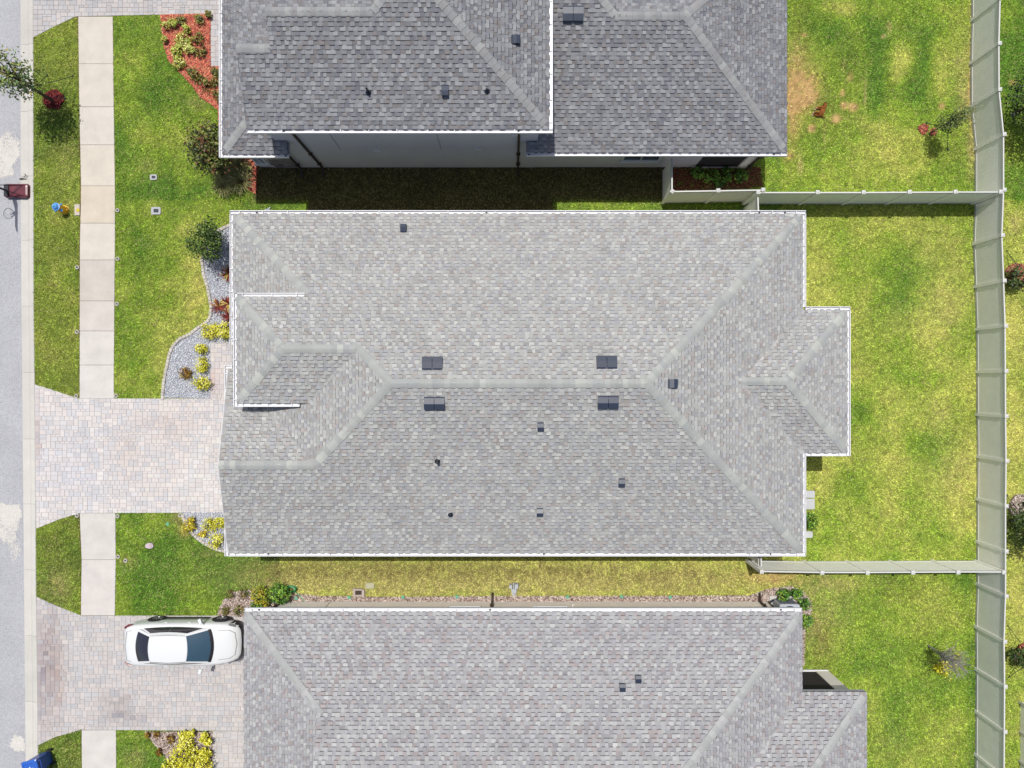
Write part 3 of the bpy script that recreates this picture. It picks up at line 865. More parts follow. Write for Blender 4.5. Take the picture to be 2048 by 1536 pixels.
def box_vent(house, plane, px, py, wpx, hpx, name='roof_vent', double=False):
    """low slant-back exhaust vent sitting on a roof plane at a photograph pixel"""
    x, y, z = plane.hit(px, py)
    k = (CAM_H - z) / FPX
    W_, H_ = wpx * k, hpx * k
    root = None
    n = 2 if double else 1
    d = plane.d
    du = (-d[1], d[0])
    ax = abs(d[1]) > 0.5            # slope runs along picture y
    uw, vw = (W_, H_) if ax else (H_, W_)
    u, v = plane.uv(x, y)
    base = MB()
    c = [plane.xyz(u - uw / 2 + 0.01, v - vw / 2 + 0.01, 0.018), plane.xyz(u + uw / 2 - 0.01, v - vw / 2 + 0.01, 0.018), plane.xyz(u + uw / 2 - 0.01, v + vw / 2 - 0.03, 0.014), plane.xyz(u - uw / 2 + 0.01, v + vw / 2 - 0.03, 0.014)]
    c2 = [(p[0], p[1], p[2] + 0.010) for p in c]
    base.add(c + c2, [(3, 2, 1, 0), (4, 5, 6, 7), (0, 1, 5, 4), (1, 2, 6, 5), (2, 3, 7, 6), (3, 0, 4, 7)])
    base = base.build(name, M['vent_dark'], house)
    for i in range(n):
        w1 = uw / n - (0.018 if double else 0)
        uc = u + (i - (n - 1) / 2) * uw / n
        m_ = MB()
        lo, hi = v - vw / 2, v + vw / 2 - 0.02
        prof = [(lo, 0.03), (lo, 0.15), (lo + 0.03, 0.175), ((lo + hi) / 2, 0.165), (hi - 0.04, 0.075), (hi, 0.03)]
        L_ = [plane.xyz(uc - w1 / 2, vv, h) for vv, h in prof]; R_ = [plane.xyz(uc + w1 / 2, vv, h) for vv, h in prof]
        k_ = len(prof)
        m_.add(L_ + R_, [(j, k_ + j, k_ + j + 1, j + 1) for j in range(k_ - 1)] + [tuple(range(k_ - 1, -1, -1))[::-1], tuple(range(k_, 2 * k_))[::-1]])
        m_.build('hood', M['vent'], base)
    return base

def pipe_vent(house, plane, px, py, h=0.35, r=0.045):
    x, y, z = plane.hit(px, py)
    m_ = MB(); m_.lathe([(0.11, 0.0), (0.10, 0.03), (r + 0.01, 0.07), (r, 0.08), (r, h), (r - 0.012, h), (r - 0.012, h - 0.1)], (x, y, z), 12)
    return m_.build('vent_pipe', M['vent_dark'], house)

def rel_pal(lst, k=1.0):
    return [np.array(A(*c, k=k)) * np.array((0.955, 0.985, 1.01)) for c in lst]

PAL_MAIN = rel_pal([(214, 212, 206), (200, 198, 194), (194, 193, 194), (195, 187, 181), (188, 185, 183), (205, 203, 199)], 0.95)
W_MAIN = [0.15, 0.26, 0.16, 0.11, 0.11, 0.21]
PAL_TOP = rel_pal([(182, 181, 182), (163, 162, 165), (154, 153, 158), (157, 151, 150), (144, 143, 149), (172, 172, 175)], 0.92)
PAL_LOW = rel_pal([(212, 210, 207), (198, 195, 195), (190, 188, 191), (194, 183, 181), (184, 180, 181), (203, 201, 201)], 0.93)
CAP_MAIN = rel_pal([(200, 200, 194), (195, 196, 191), (203, 203, 197), (214, 214, 205), (192, 193, 190), (198, 198, 193)], 0.96)
CAP_TOP = rel_pal([(180, 180, 179), (172, 172, 172), (187, 187, 184), (175, 172, 171)], 0.97)
CAP_LOW = rel_pal([(204, 204, 200), (198, 198, 194), (209, 208, 204), (200, 199, 195)], 0.95)

# ---- middle house
house = empty('house', (0, 0, 0), 'single storey house with light grey hip and gable roof ringed by white gutters', 'house')
ZE = 3.2
XW, XE, YN, YS = -10.9, 11.36, 6.65, -6.60
mN = Plane((0, YN), (0, -1), ZE); mS = Plane((0, YS), (0, 1), ZE); mW = Plane((XW, 0), (1, 0), ZE); mE = Plane((XE, 0), (-1, 0), ZE)
YR = (YN + YS) / 2; half = (YN - YS) / 2
RW, RE = (XW + half, YR), (XE - half, YR)
# garage gable shares the south plane; its north plane drops to y = 0.6
YG0 = 0.60
gN = Plane((0, YG0), (0, -1), ZE)
YGR = (YG0 + YS) / 2
GV = (XW + (YG0 - YGR), YGR)                                    # garage ridge meets the main hip
# raised entry roof: its north plane is the main north plane
ZC = 4.62
YCN = YN - (ZC - ZE) / PITCH
YCS = -0.705; XC = -10.2
eS = Plane((0, YCS), (0, 1), ZC); eW = Plane((XC, 0), (1, 0), ZC)
YCR = (YCN + YCS) / 2; hc = (YCN - YCS) / 2
EPK = (XC + hc, YCR); ZCR = ZC + PITCH * hc
XV0 = XW + (ZC - ZE) / PITCH                                     # entry south eave meets the west plane
XV1 = XW + (ZCR - ZE) / PITCH
hipN = lambda y: (XW + (YN - y), y)
# rear bump-out
XB, YB0, YB1 = 13.1, 2.89, -2.68
bN = Plane((0, YB0), (0, -1), ZE); bS = Plane((0, YB1), (0, 1), ZE); bE = Plane((XB, 0), (-1, 0), ZE)
YBR = (YB0 + YB1) / 2; hb = (YB0 - YB1) / 2
BPK = (XB - hb, YBR); XBV = XE - hb
RAKE_PK, RAKE_LO = -10.86, -11.10
planes = [
    (mN, [(XW, YN), (XE, YN), RE, RW, hipN(YCR), EPK, (XC, YCN), hipN(YCN)]),
    (mS, [(RAKE_LO, YS), (XE, YS), RE, RW, GV, (RAKE_PK, YGR)]),
    (mW, [(XW, YN), hipN(YCN), (XV0 + 0.35, YCN - 0.35), (XV1, YCR), RW, GV, (XW, YG0)]),
    (mE, [(XE, YN), RE, (XE, YS), (XE, YB1), (XBV, YBR), (XE, YB0)]),
    (gN, [(RAKE_LO - 0.0, YG0), (XW, YG0), GV, (RAKE_PK, YGR)]),
    (eW, [(XC, YCN), EPK, (XC, YCS)]),
    (eS, [(XC, YCS), (XV0, YCS), (XV1, YCR), EPK]),
    (bN, [(XE, YB0), (XB, YB0), BPK, (XBV, YBR)]),
    (bE, [(XB, YB0), BPK, (XB, YB1)]),
    (bS, [(XE, YB1), (XB, YB1), BPK, (XBV, YBR)]),
]
mE_poly = planes[3][1]
planes[3] = (mE, [(XE, YN), (XE, YB0), (XBV, YBR), (XE, YB1), (XE, YS), RE])
ridges = [(RW, RE, mN, mS), ((XE, YN), RE, mN, mE), ((XE, YS), RE, mS, mE), ((XW, YN), hipN(YCN + 0.1), mN, mW), (hipN(YCR), RW, mN, mW),
          (GV, RW, mS, mW), ((RAKE_PK + 0.0, YGR), GV, mS, gN), ((XC, YCN), EPK, mN, eW), ((XC, YCS), EPK, eS, eW), (EPK, (XV1 + 0.1, YCR), mN, eS),
          ((XB, YB0), BPK, bN, bE), ((XB, YB1), BPK, bS, bE), (BPK, (XBV, YBR), bN, bS)]
make_roof(house, planes, ridges, PAL_MAIN, W_MAIN, CAP_MAIN, 101, 300, None, None)
# eave boards and walls
sf = MB()
OUT = [(XW, YS), (XE, YS), (XE, YB1), (XB, YB1), (XB, YB0), (XE, YB0), (XE, YN), (XW, YN)]
ins = lambda P, d: P
sf.prism([(XW + 0.004, YS + 0.004), (XE - 0.004, YS + 0.004), (XE - 0.004, YB1 + 0.004), (XB - 0.004, YB1 + 0.004), (XB - 0.004, YB0 - 0.004), (XE - 0.004, YB0 - 0.004), (XE - 0.004, YN - 0.004), (XW + 0.004, YN - 0.004)], ZE - 0.24, ZE - 0.07)
sf.prism([(XC + 0.004, YCS + 0.004), (XV0 + 0.2, YCS + 0.004), (XV0 + 0.2, YCN - 0.004), (XC + 0.004, YCN - 0.004)], ZC - 0.22, ZC - 0.07)
sf.build('soffit', M['soffit'], house)
wl_ = MB(); wl_.prism(P_MAIN, 0, ZE - 0.245)
wl_.prism([(XC + 0.4, YCS + 0.35), (XV0 + 0.6, YCS + 0.35), (XV0 + 0.6, YCN - 0.35), (XC + 0.4, YCN - 0.35)], ZE - 0.2, ZC - 0.225)
wl_.add([(-10.44, YG0 - 0.3, ZE - 0.2), (-10.44, YS + 0.3, ZE - 0.2), (-10.44, YGR, ZE + 1.30)], [(0, 2, 1)])
wl_.build('wall', M['stucco'], house)
gd = MB()
for k in range(4):
    gd.bx(-10.50, -10.452, -5.6, -0.6, 0.03 + k * 0.53, 0.03 + k * 0.53 + 0.515)
gd.build('garage_door', M['white'], house)
# white rake boards on the garage gable
rk = MB()
for (y0, y1, x1) in ((YS, YGR, RAKE_LO), (YG0, YGR, RAKE_LO)):
    pl = mS if y0 == YS else gN
    a = (x1 - 0.02, y0, pl.z(0, y0)); b_ = (RAKE_PK - 0.02, y1, pl.z(0, y1))
    rk.add([(a[0], a[1], a[2] + 0.0), (b_[0], b_[1], b_[2] + 0.0), (b_[0], b_[1], b_[2] - 0.2), (a[0], a[1], a[2] - 0.2), (a[0] + 0.018, a[1], a[2]), (b_[0] + 0.018, b_[1], b_[2]), (b_[0] + 0.018, b_[1], b_[2] - 0.2), (a[0] + 0.018, a[1], a[2] - 0.2)],
           [(0, 1, 2, 3), (4, 7, 6, 5), (0, 4, 5, 1), (3, 2, 6, 7), (0, 3, 7, 4), (1, 5, 6, 2)])
rk.build('rake_board', M['white'], house)
gutter(house, (XW, YN), (XE, YN), (0, 1), ZE, 0.13, 0.13, drops=(0.9, 9.9, 20.6, 21.6))
gutter(house, (RAKE_LO + 0.05, YS), (XE, YS), (0, -1), ZE, 0.03, 0.13, drops=(1.5, 12.3, 21.2))
gutter(house, (XE, YN), (XE, YB0 + 0.13), (1, 0), ZE, -0.01, 0.0)
gutter(house, (XE + 0.13, YB0), (XB, YB0), (0, 1), ZE, 0.0, 0.13)
gutter(house, (XB, YB0), (XB, YB1), (1, 0), ZE, -0.01, 0.13)
gutter(house, (XE + 0.13, YB1), (XB, YB1), (0, -1), ZE, 0.0, -0.01)
gutter(house, (XE, YB1 - 0.01), (XE, YS), (1, 0), ZE, 0.0, -0.01)
gutter(house, (XW, YN), (XW, 1.55), (-1, 0), ZE, -0.01, 0.0)
gutter(house, (XC, YCN + 0.13), (XC, YCS - 0.13), (-1, 0), ZC, 0.0, 0.0, spacing=0.75)
gutter(house, (XC, YCN), (XV0 - 0.2, YCN), (0, 1), ZC, -0.01, 0.0, spacing=1.0)
gutter(house, (XC, YCS), (XV0 - 0.4, YCS), (0, -1), ZC, -0.01, 0.0, spacing=0.9)
gutter(house, (RAKE_LO - 0.12, YG0), (XW + 0.5, YG0), (0, 1), ZE, 0.0, 0.0, spacing=0.5)
gutter(house, (RAKE_LO, YG0), (RAKE_LO, -0.5), (-1, 0), ZE, -0.01, 0.0, spacing=0.6)
gutter(house, (RAKE_LO, -5.55), (RAKE_LO, YS - 0.13), (-1, 0), ZE, 0.0, 0.0, spacing=0.6)
for (px, py) in ((865, 729), (1213, 727)):
    box_vent(house, mN, px, py, 42, 27, 'ridge_vent', True)
for (px, py) in ((869, 804), (1216, 802)):
    box_vent(house, mS, px, py, 42, 27, 'ridge_vent', True)
box_vent(house, mN, 807.5, 459.5, 12.5, 17)
for (px, py) in ((1081, 850.5), (1243, 962.5), (1079.5, 1021.5)):
    box_vent(house, mS, px, py, 12.5, 18)
box_vent(house, mE, 1342.5, 767, 20, 17.5)
pipe_vent(house, mS, 875, 922, 0.42, 0.06); pipe_vent(house, mS, 901, 1029, 0.18, 0.04)

# ---- two storey house
top = empty('house', (0, 12, 0), 'two storey grey house with dark downspouts and slate grey stepped roofs', 'house')
ZL, ZU = 3.25, 5.6
XTW, YTS, XTE = -11.3, 8.98, 10.72
tW = Plane((XTW, 0), (1, 0), ZL); tSl = Plane((0, YTS), (0, 1), ZL); tSr = Plane((0, 9.04), (0, 1), ZL); tE = Plane((XTE, 0), (-1, 0), ZL)
XUL, YUS, XUE = -9.47, 9.11, 1.32
uS = Plane((0, YUS), (0, 1), ZU); uE = Plane((XUE, 0), (-1, 0), ZU)
yg1, yg2 = 11.53, 12.57
n1 = Plane((0, yg1), (0, -1), uS.z(0, yg1), -PITCH); n2 = Plane((0, yg2), (0, -1), uS.z(0, yg2), -PITCH)
n1 = Plane((0, yg1 + 4), (0, -1), uS.z(0, yg1) - 4 * PITCH); n2 = Plane((0, yg2 + 4), (0, -1), uS.z(0, yg2) - 4 * PITCH)
JU = (-4.7, yg2); AU = (-3.42, 13.85)
uW2 = Plane((JU[0], 0), (1, 0), uS.z(0, yg2))
RJ, RJ2 = (6.32, 13.44), (3.75, 13.44)
tN = Plane((0, 13.44 + 4), (0, -1), tSr.z(0, 13.44) - 4 * PITCH)
tE2 = Plane((RJ2[0], 0), (-1, 0), tSr.z(0, 13.44))
tplanes = [
    (tW, [(XTW, YTS), (XTW, 18.0), (-9.0, 18.0), (-9.0, YTS + 2.3)]),
    (tSl, [(XTW, YTS), (-8.73, YTS), (-8.73, 9.42), (-9.2, 9.42), (-9.2, YTS + 2.1)]),
    (uS, [(XUL, YUS), (XUE, YUS), AU, JU, (-8.3, yg2), (-8.3, yg1), (XUL, yg1)]),
    (uE, [(XUE, YUS), (XUE, 18.6), AU]),
    (n1, [(XUL, yg1), (-8.3, yg1), (-8.3, 15.0), (XUL, 15.0)]),
    (n2, [(-8.3, yg2), JU, (JU[0] + 0, 15.5), (-8.3, 15.5)]),
    (uW2, [JU, AU, (AU[0], 17), (JU[0], 17)]),
    (tSr, [(0.55, 9.04), (XTE, 9.04), RJ, RJ2, (1.19, 16.0), (0.98, 16.0), (0.98, 9.4), (0.55, 9.4)]),
    (tE, [(XTE, 9.04), (XTE, 17.84), RJ]),
    (tN, [RJ, RJ2, (3.75, 16.5), (9.38, 16.5)]),
    (tE2, [RJ2, (3.75, 16.5), (1.19, 16.0)]),
]
tr = [((XTW, YTS), (-9.2, YTS + 2.1), tW, tSl), ((XUE, YUS), AU, uS, uE), ((XUL, yg1), (-8.3, yg1), uS, n1), ((-8.3, yg2), JU, uS, n2), (JU, AU, uS, uW2),
      ((XTE, 9.04), RJ, tSr, tE), (RJ2, RJ, tSr, tN), (RJ2, (1.19, 16.0), tSr, tE2), ((9.38, 16.5), RJ, tN, tE)]
make_roof(top, tplanes, tr, PAL_TOP, W_MAIN, CAP_TOP, 202, 300, None, None)
sf = MB()
sf.prism([(XTW + 0.004, YTS + 0.004), (-8.735, YTS + 0.004), (-8.735, 9.43), (-10.9, 9.43), (-10.9, 18), (XTW + 0.004, 18)], ZL - 0.24, ZL - 0.07)
sf.prism([(XUL + 0.004, YUS + 0.004), (XUE - 0.004, YUS + 0.004), (XUE - 0.004, 18), (0.95, 18), (0.95, 9.45), (-9.15, 9.45), (-9.15, 18), (XUL + 0.004, 18)], ZU - 0.22, ZU - 0.07)
sf.prism([(0.555, 9.044), (XTE - 0.004, 9.044), (XTE - 0.004, 18), (10.18, 18), (10.18, 9.43), (0.555, 9.43)], ZL - 0.24, ZL - 0.07)
sf.build('soffit', M['soffit'], top)
wm = MB(); wm.bx(-9.18, 1.0, 9.44, 21.9, 0, ZU - 0.225); wm.build('upper_wall', M['stucco_grey'], top)
wm = MB(); wm.bx(1.0, 10.15, 9.45, 21.9, 0, ZL - 0.245); wm.bx(-10.95, -9.18, 9.45, 21.9, 0, ZL - 0.245); wm.build('lower_wall', M['stucco_grey'], top)
# stone veneer course blocks on the front corner
vn = MB(); rs = np.random.RandomState(77)
zz = 0.05
vp = MB(); vp.bx(-10.35, -9.25, 9.425, 9.449, 0.02, 2.9)
vp = vp.build('veneer', M['stucco_grey'], top)
while zz < 2.8:
    hgt = 0.19
    xx = -10.35 + rs.uniform(0, 0.1)
    while xx < -9.3:
        wdt = rs.uniform(0.22, 0.42); x2 = min(xx + wdt, -9.25)
        cc = A(*(np.array((150, 140, 145)) + rs.normal(0, 12)))
        q = MB(); q.bx(xx + 0.006, x2 - 0.006, 9.395 + rs.uniform(0, 0.012), 9.426, zz + 0.006, zz + hgt - 0.006, cc); q.build('stone', M['stone'], vp)
        xx = x2 + 0.001
        if x2 >= -9.25: break
    zz += hgt
def window(house, x0, x1, y, z0, z1, ny, slats=0, trim=True):
    fr = MB()
    t = 0.07
    fr.bx(x0, x1, y, y + 0.05 * ny, z0, z0 + t); fr.bx(x0, x1, y, y + 0.05 * ny, z1 - t, z1); fr.bx(x0, x0 + t, y, y + 0.05 * ny, z0 + t, z1 - t); fr.bx(x1 - t, x1, y, y + 0.05 * ny, z0 + t, z1 - t)
    fr.bx((x0 + x1) / 2 - 0.02, (x0 + x1) / 2 + 0.02, y, y + 0.045 * ny, z0 + t, z1 - t)
    wn = fr.build('window', M['white'], house)
    g_ = MB(); g_.bx(x0 + t, x1 - t, y + 0.005 * ny, y + 0.015 * ny, z0 + t, z1 - t); g_.build('pane', M['glass'], wn)
    s_ = MB(); s_.bx(x0 - 0.08, x1 + 0.08, y, y + 0.10 * ny, z0 - 0.07, z0 - 0.002); s_.build('sill', M['white'], wn)
    for k in range(slats):
        zz_ = z0 + t + (k + 0.5) * (z1 - z0 - 2 * t) / slats
        q = MB(); q.box(((x0 + x1) / 2, y + 0.03 * ny, zz_), (x1 - x0 - 2 * t, 0.04, 0.012)); q.build('slat', M['white'], wn)
    return wn
window(top, -10.93, -10.4, 9.449, 0.6, 2.2, -1, slats=8)
window(top, 4.6, 6.2, 9.449, 1.0, 2.3, -1)
# screened porch opening
op = MB(); op.bx(7.95, 9.75, 9.43, 9.449, 0.15, 2.7); op.build('porch_screen', M['screen'], top)
op = MB(); op.bx(7.85, 9.95, 9.40, 9.449, 0.03, 0.15); op.bx(9.752, 10.12, 9.35, 9.449, 0.152, 2.9); op.build('porch_column', M['stucco'], top)
def downspout(house, x, y, ztop, ny, kick=0.35, ytop=None, w=0.085):
    m_ = MB()
    yy0 = y + 0.055 * ny
    yt = ytop if ytop is not None else y + 0.38 * ny
    m_.tube([(x, yt, ztop), (x, yt, ztop - 0.12), (x, yy0, ztop - 0.42), (x, yy0, 0.22), (x + 0.02, yy0 + kick * ny, 0.06)], w / 2 * 1.25, 4)
    for zz_ in (0.7, 2.0):
        m_.box((x, yy0, zz_), (w * 1.9, 0.125, 0.04))
    return m_.build('downspout', M['brown'], house)
downspout(top, -9.14, 9.39, ZL - 0.11, -1, ytop=YTS - 0.06)
downspout(top, -8.22, 9.44, ZU - 0.11, -1, ytop=YUS - 0.06)
downspout(top, 0.26, 9.44, ZU - 0.11, -1, ytop=YUS - 0.06)
downspout(top, 10.13, 9.34, ZL - 0.11, -1, ytop=9.04 - 0.06)
for (xx, zz_) in ((-5.6, 2.2), (-1.5, 2.4), (0.0, 4.0)):
    q = MB(); q.bx(xx, xx + 0.3, 9.40, 9.439, zz_, zz_ + 0.2); q.build('wall_vent', M['white'], top)
for xx in (-6.9, -2.85):
    q = MB(); q.bx(xx, xx + 0.012, 9.432, 9.4395, 2.4, 5.3); q.build('control_joint', M['vent_dark'], top)
gutter(top, (XTW, YTS), (XTW, 17.5), (-1, 0), ZL, 0.13, 0)
gutter(top, (XTW, YTS), (-8.73, YTS), (0, -1), ZL, -0.01, 0.0, spacing=1.1, drops=(2.45,))
gutter(top, (XUL, YUS), (XUE, YUS), (0, -1), ZU, 0.0, 0.13, spacing=1.0, drops=(1.3, 9.7))
gutter(top, (XUE, YUS), (XUE, 17.5), (1, 0), ZU, -0.01, 0)
gutter(top, (0.55, 9.04), (XTE, 9.04), (0, -1), ZL, 0.0, 0.02, spacing=1.0, drops=(0.12, 9.7))
box_vent(top, tSr, 1146, 27, 42, 30, 'ridge_vent', True)
box_vent(top, uE, 1029, 81, 18, 17)
box_vent(top, uS, 890.5, 180, 14, 22)
pipe_vent(top, uS, 737, 185, 0.35); pipe_vent(top, uS, 974, 182, 0.22, 0.03)

# ---- lower house
low = empty('house', (0, -14, 0), 'single storey house with cream walls and pinkish grey roof beside the white car', 'house')
XLW, YLN, XLE = -10.46, -8.92, 11.34
lN = Plane((0, YLN), (0, -1), ZE); lW = Plane((XLW, 0), (1, 0), ZE); lE = Plane((XLE, 0), (-1, 0), ZE)
dg_ = 3.35
XDG = XLW + dg_
YLR = -15.5
XL2, YL2 = 13.86, -12.04
l2N = Plane((0, YL2), (0, -1), ZE); l2E = Plane((XL2, 0), (-1, 0), ZE); lS = Plane((0, 2 * YLR - YLN), (0, 1), ZE)
hl = abs(YLR - YLN)
LRE = (XLE - hl, YLR)
h2 = 3.2
lplanes = [
    (lN, [(XLW, YLN), (XLE, YLN), LRE, (XDG - 0.1, YLR), (XDG - 0.1, YLN - dg_)]),
    (lW, [(XLW, YLN), (XDG, YLN - dg_), (XDG, -19.5), (XLW, -19.5)]),
    (lE, [(XLE, YLN), (XLE, YL2), (XLE - h2, YL2 - h2), LRE]),
    (l2N, [(XLE, YL2), (XL2, YL2), (XL2 - h2, YL2 - h2), (XLE - h2, YL2 - h2)]),
    (l2E, [(XL2, YL2), (XL2 - h2, YL2 - h2), (XL2 - h2, -19), (XL2, -19)]),
    (lS, [(XDG - 0.1, YLR), LRE, (LRE[0] + 2.5, YLR - 2.5), (XDG - 0.1, YLR - 2.5)]),
]
lr = [((XLW, YLN), (XDG, YLN - dg_), lN, lW), ((XLE, YLN), LRE, lN, lE), ((XDG - 0.1, YLR), LRE, lN, lS), ((XL2, YL2), (XL2 - h2, YL2 - h2), l2N, l2E)]
make_roof(low, lplanes, lr, PAL_LOW, W_MAIN, CAP_LOW, 303, 300, None, None)
sf = MB(); sf.prism([(XLW + 0.004, YLN - 0.004), (XLE - 0.004, YLN - 0.004), (XLE - 0.004, YL2 - 0.004), (XL2 - 0.004, YL2 - 0.004), (XL2 - 0.004, -20), (XLW + 0.004, -20)], ZE - 0.24, ZE - 0.07)
sf.build('soffit', M['soffit'], low)
P_LOWW = [(-10.15, -9.48), (11.1, -9.48), (11.1, -20.5), (-10.15, -20.5)]
wm = MB(); wm.prism(P_LOWW, 0, ZE - 0.245); wm.build('wall', M['stucco'], low)
wm = MB(); wm.bx(11.1, 13.2, -12.56, -12.5, 0.1, ZE - 0.245); wm.build('porch_screen', M['screen'], low)
wm = MB(); wm.bx(13.2, 13.76, -19.5, -12.47, 0.02, ZE - 0.245); wm.build('porch_column', M['stucco'], low)
wm = MB(); wm.bx(11.1, 13.75, -12.6, -12.44, 0.0, 0.1); wm.build('porch_sill', M['white'], low)
for (x0, x1) in ((-2.55, -1.41), (0.97, 2.24)):
    window(low, x0, x1, -9.479, 1.0, 2.3, 1)
window(low, 3.5, 5.1, -9.479, 1.2, 2.3, 1)
downspout(low, -0.86, -9.48, ZE - 0.11, 1, ytop=YLN + 0.06); downspout(low, 10.75, -9.48, ZE - 0.11, 1, ytop=YLN + 0.06); downspout(low, -10.05, -9.48, ZE - 0.11, 1, ytop=YLN + 0.06)
q = MB(); q.bx(-7.92, -7.905, -9.478, -9.47, 0.02, 2.9); q.build('control_joint', M['vent_dark'], low)
q = MB(); q.tube([(11.0, -9.44, 2.6), (11.0, -9.44, 1.2), (11.05, -9.42, 0.9), (11.06, -9.40, 0.5), (11.3, -9.3, 0.35)], 0.03, 6); q.build('conduit', M['vent_dark'], low)
q = MB(); q.bx(10.9, 11.08, -9.479, -9.38, 1.35, 1.75); q.build('electric_box', M['white'], low)
q = MB(); q.tube([(2.56, -9.44, 0.8), (2.62, -9.36, 0.8)], 0.03, 6); q.build('tap', M['white'], low)
gutter(low, (XLW, YLN), (XLE, YLN), (0, 1), ZE, 0.0, 0.0, spacing=0.88, drops=(0.55, 9.6, 21.0), w=0.14)
box_vent(low, lN, 1244.5, 1376, 12, 17); box_vent(low, lN, 1276, 1359, 12, 17)

# ------------------------------------------------------------------ vinyl fences
FH = 1.83
pm_ = MB(); pm_.bx(-0.063, 0.063, -0.063, 0.063, -0.05, FH + 0.03); POST = pm_.mesh('post'); POST.materials.append(M['vinyl'])
cm_ = MB(); cm_.bx(-0.078, 0.078, -0.078, 0.078, FH + 0.031, FH + 0.06)
cm_.add([(-0.07, -0.07, FH + 0.061), (0.07, -0.07, FH + 0.061), (0.07, 0.07, FH + 0.061), (-0.07, 0.07, FH + 0.061), (0, 0, FH + 0.10)], [(0, 1, 4), (1, 2, 4), (2, 3, 4), (3, 0, 4), (3, 2, 1, 0)])
CAP = cm_.mesh('post_cap'); CAP.materials.append(M['vinyl_rail'])
def fence(pts, label, name='vinyl_fence', cat='fence', posts=None, shade=None):
    """privacy fence through plan points; a post at each point, a boarded panel between"""
    root = empty(name, (pts[0][0], pts[0][1], 0), label, cat)
    for i, p in enumerate(pts):
        if posts is not None and not posts[i]: continue
        o = bpy.data.objects.new('post', POST); link(o, root)
        o.location = Vector((p[0], p[1], 0)) - root.location
        ang = math.atan2(pts[min(i + 1, len(pts) - 1)][1] - pts[max(i - 1, 0)][1], pts[min(i + 1, len(pts) - 1)][0] - pts[max(i - 1, 0)][0])
        o.rotation_euler = (0, 0, ang)
        c = bpy.data.objects.new('post_cap', CAP); link(c, o)
    for i in range(len(pts) - 1):
        a, b_ = Vector(pts[i]), Vector(pts[i + 1])
        d = (b_ - a); L = d.length; d.normalize(); ang = math.atan2(d.y, d.x)
        lo, hi = 0.064, L - 0.064
        c = (a + b_) / 2
        m_ = MB()
        nbd = max(1, int(round((hi - lo) / 0.152)))
        wb = (hi - lo) / nbd
        for k in range(nbd):
            q = a + d * (lo + (k + 0.5) * wb)
            m_.box((q.x, q.y, FH / 2), (wb - 0.006, 0.022, FH - 0.24), ang)
            e = a + d * (lo + (k + 0.5) * wb)
            if k < nbd - 1:
                e = a + d * (lo + (k + 1) * wb)
                m_.box((e.x, e.y, FH / 2), (0.0062, 0.012, FH - 0.24), ang)
        m_.build('panel', M['vinyl'], root)
        for (z0, z1, nm) in ((0.03, 0.155, 'bottom_rail'), (FH - 0.155, FH - 0.01, 'top_rail')):
            r_ = MB(); r_.box((c.x, c.y, (z0 + z1) / 2), (hi - lo, 0.052, z1 - z0), ang); r_.build(nm, M['vinyl_rail'], root)
    return root
ft = lambda px, py: XY(px, py, FH + 0.07)
back_px = [(2003, -98), (2003, -6), (2000.5, 85.5), (2001, 178), (2010, 268), (2010, 379), (2006.5, 470), (2010, 561), (2013, 651.5), (2013.5, 742), (2014, 832.5), (2015, 922), (2014, 1012.5), (2014, 1103), (2014, 1193), (2011, 1284), (2012, 1374), (2011.5, 1464.5), (2011, 1556), (2011, 1648)]
fence([ft(*p) for p in back_px], 'long pale vinyl privacy fence running behind all three back lawns')
fence([ft(1517, 384), ft(1636, 384), ft(1728, 384), ft(1820, 383.5), ft(1912, 383), (ft(2010, 383)[0] - 0.15, ft(2010, 383)[1])], 'pale vinyl fence casting a dark shadow on the middle back lawn', posts=[1, 1, 1, 1, 1, 1])
fence([(ft(1345, 382)[0], 9.34), ft(1345, 382), ft(1437, 380.5), ft(1527, 379)], 'corner of vinyl fence around the shaded shrub bed of the two storey house', posts=[0, 1, 1, 1])
fence([(ft(1517, 384)[0] + 0.0, ft(1517, 384)[1] - 0.13), (ft(1519, 384)[0] + 0.02, 6.25)], 'short vinyl fence panel closing the shady gap between two houses', posts=[0, 0])
fence([ft(1524, 1144), ft(1645, 1146), ft(1736, 1146), ft(1827, 1145.5), ft(1917.5, 1145), (ft(2009, 1145)[0], ft(2009, 1145)[1])], 'pale vinyl fence dividing the middle and lower back lawns', posts=[1, 1, 1, 1, 1, 1])
# gate beside the middle house
gp0, gp1 = ft(1524, 1144), (ft(1524, 1144)[0] - 0.02, -6.25)
gate = fence([(gp0[0], gp0[1] + 0.14), gp1], 'narrow vinyl gate with steel frame beside the middle house', 'vinyl_gate', 'gate', posts=[0, 0])
q = MB()
for (za, zb) in ((0.2, 0.24), (1.58, 1.62)):
    q.bx(gp0[0] - 0.055, gp0[0] - 0.03, gp0[1] + 0.2, -6.3, za, zb)
q.tube([(gp0[0] - 0.045, gp0[1] + 0.2, 0.24), (gp0[0] - 0.045, -6.35, 1.58)], 0.015, 6)
q.build('gate_brace', M['vinyl_rail'], gate)

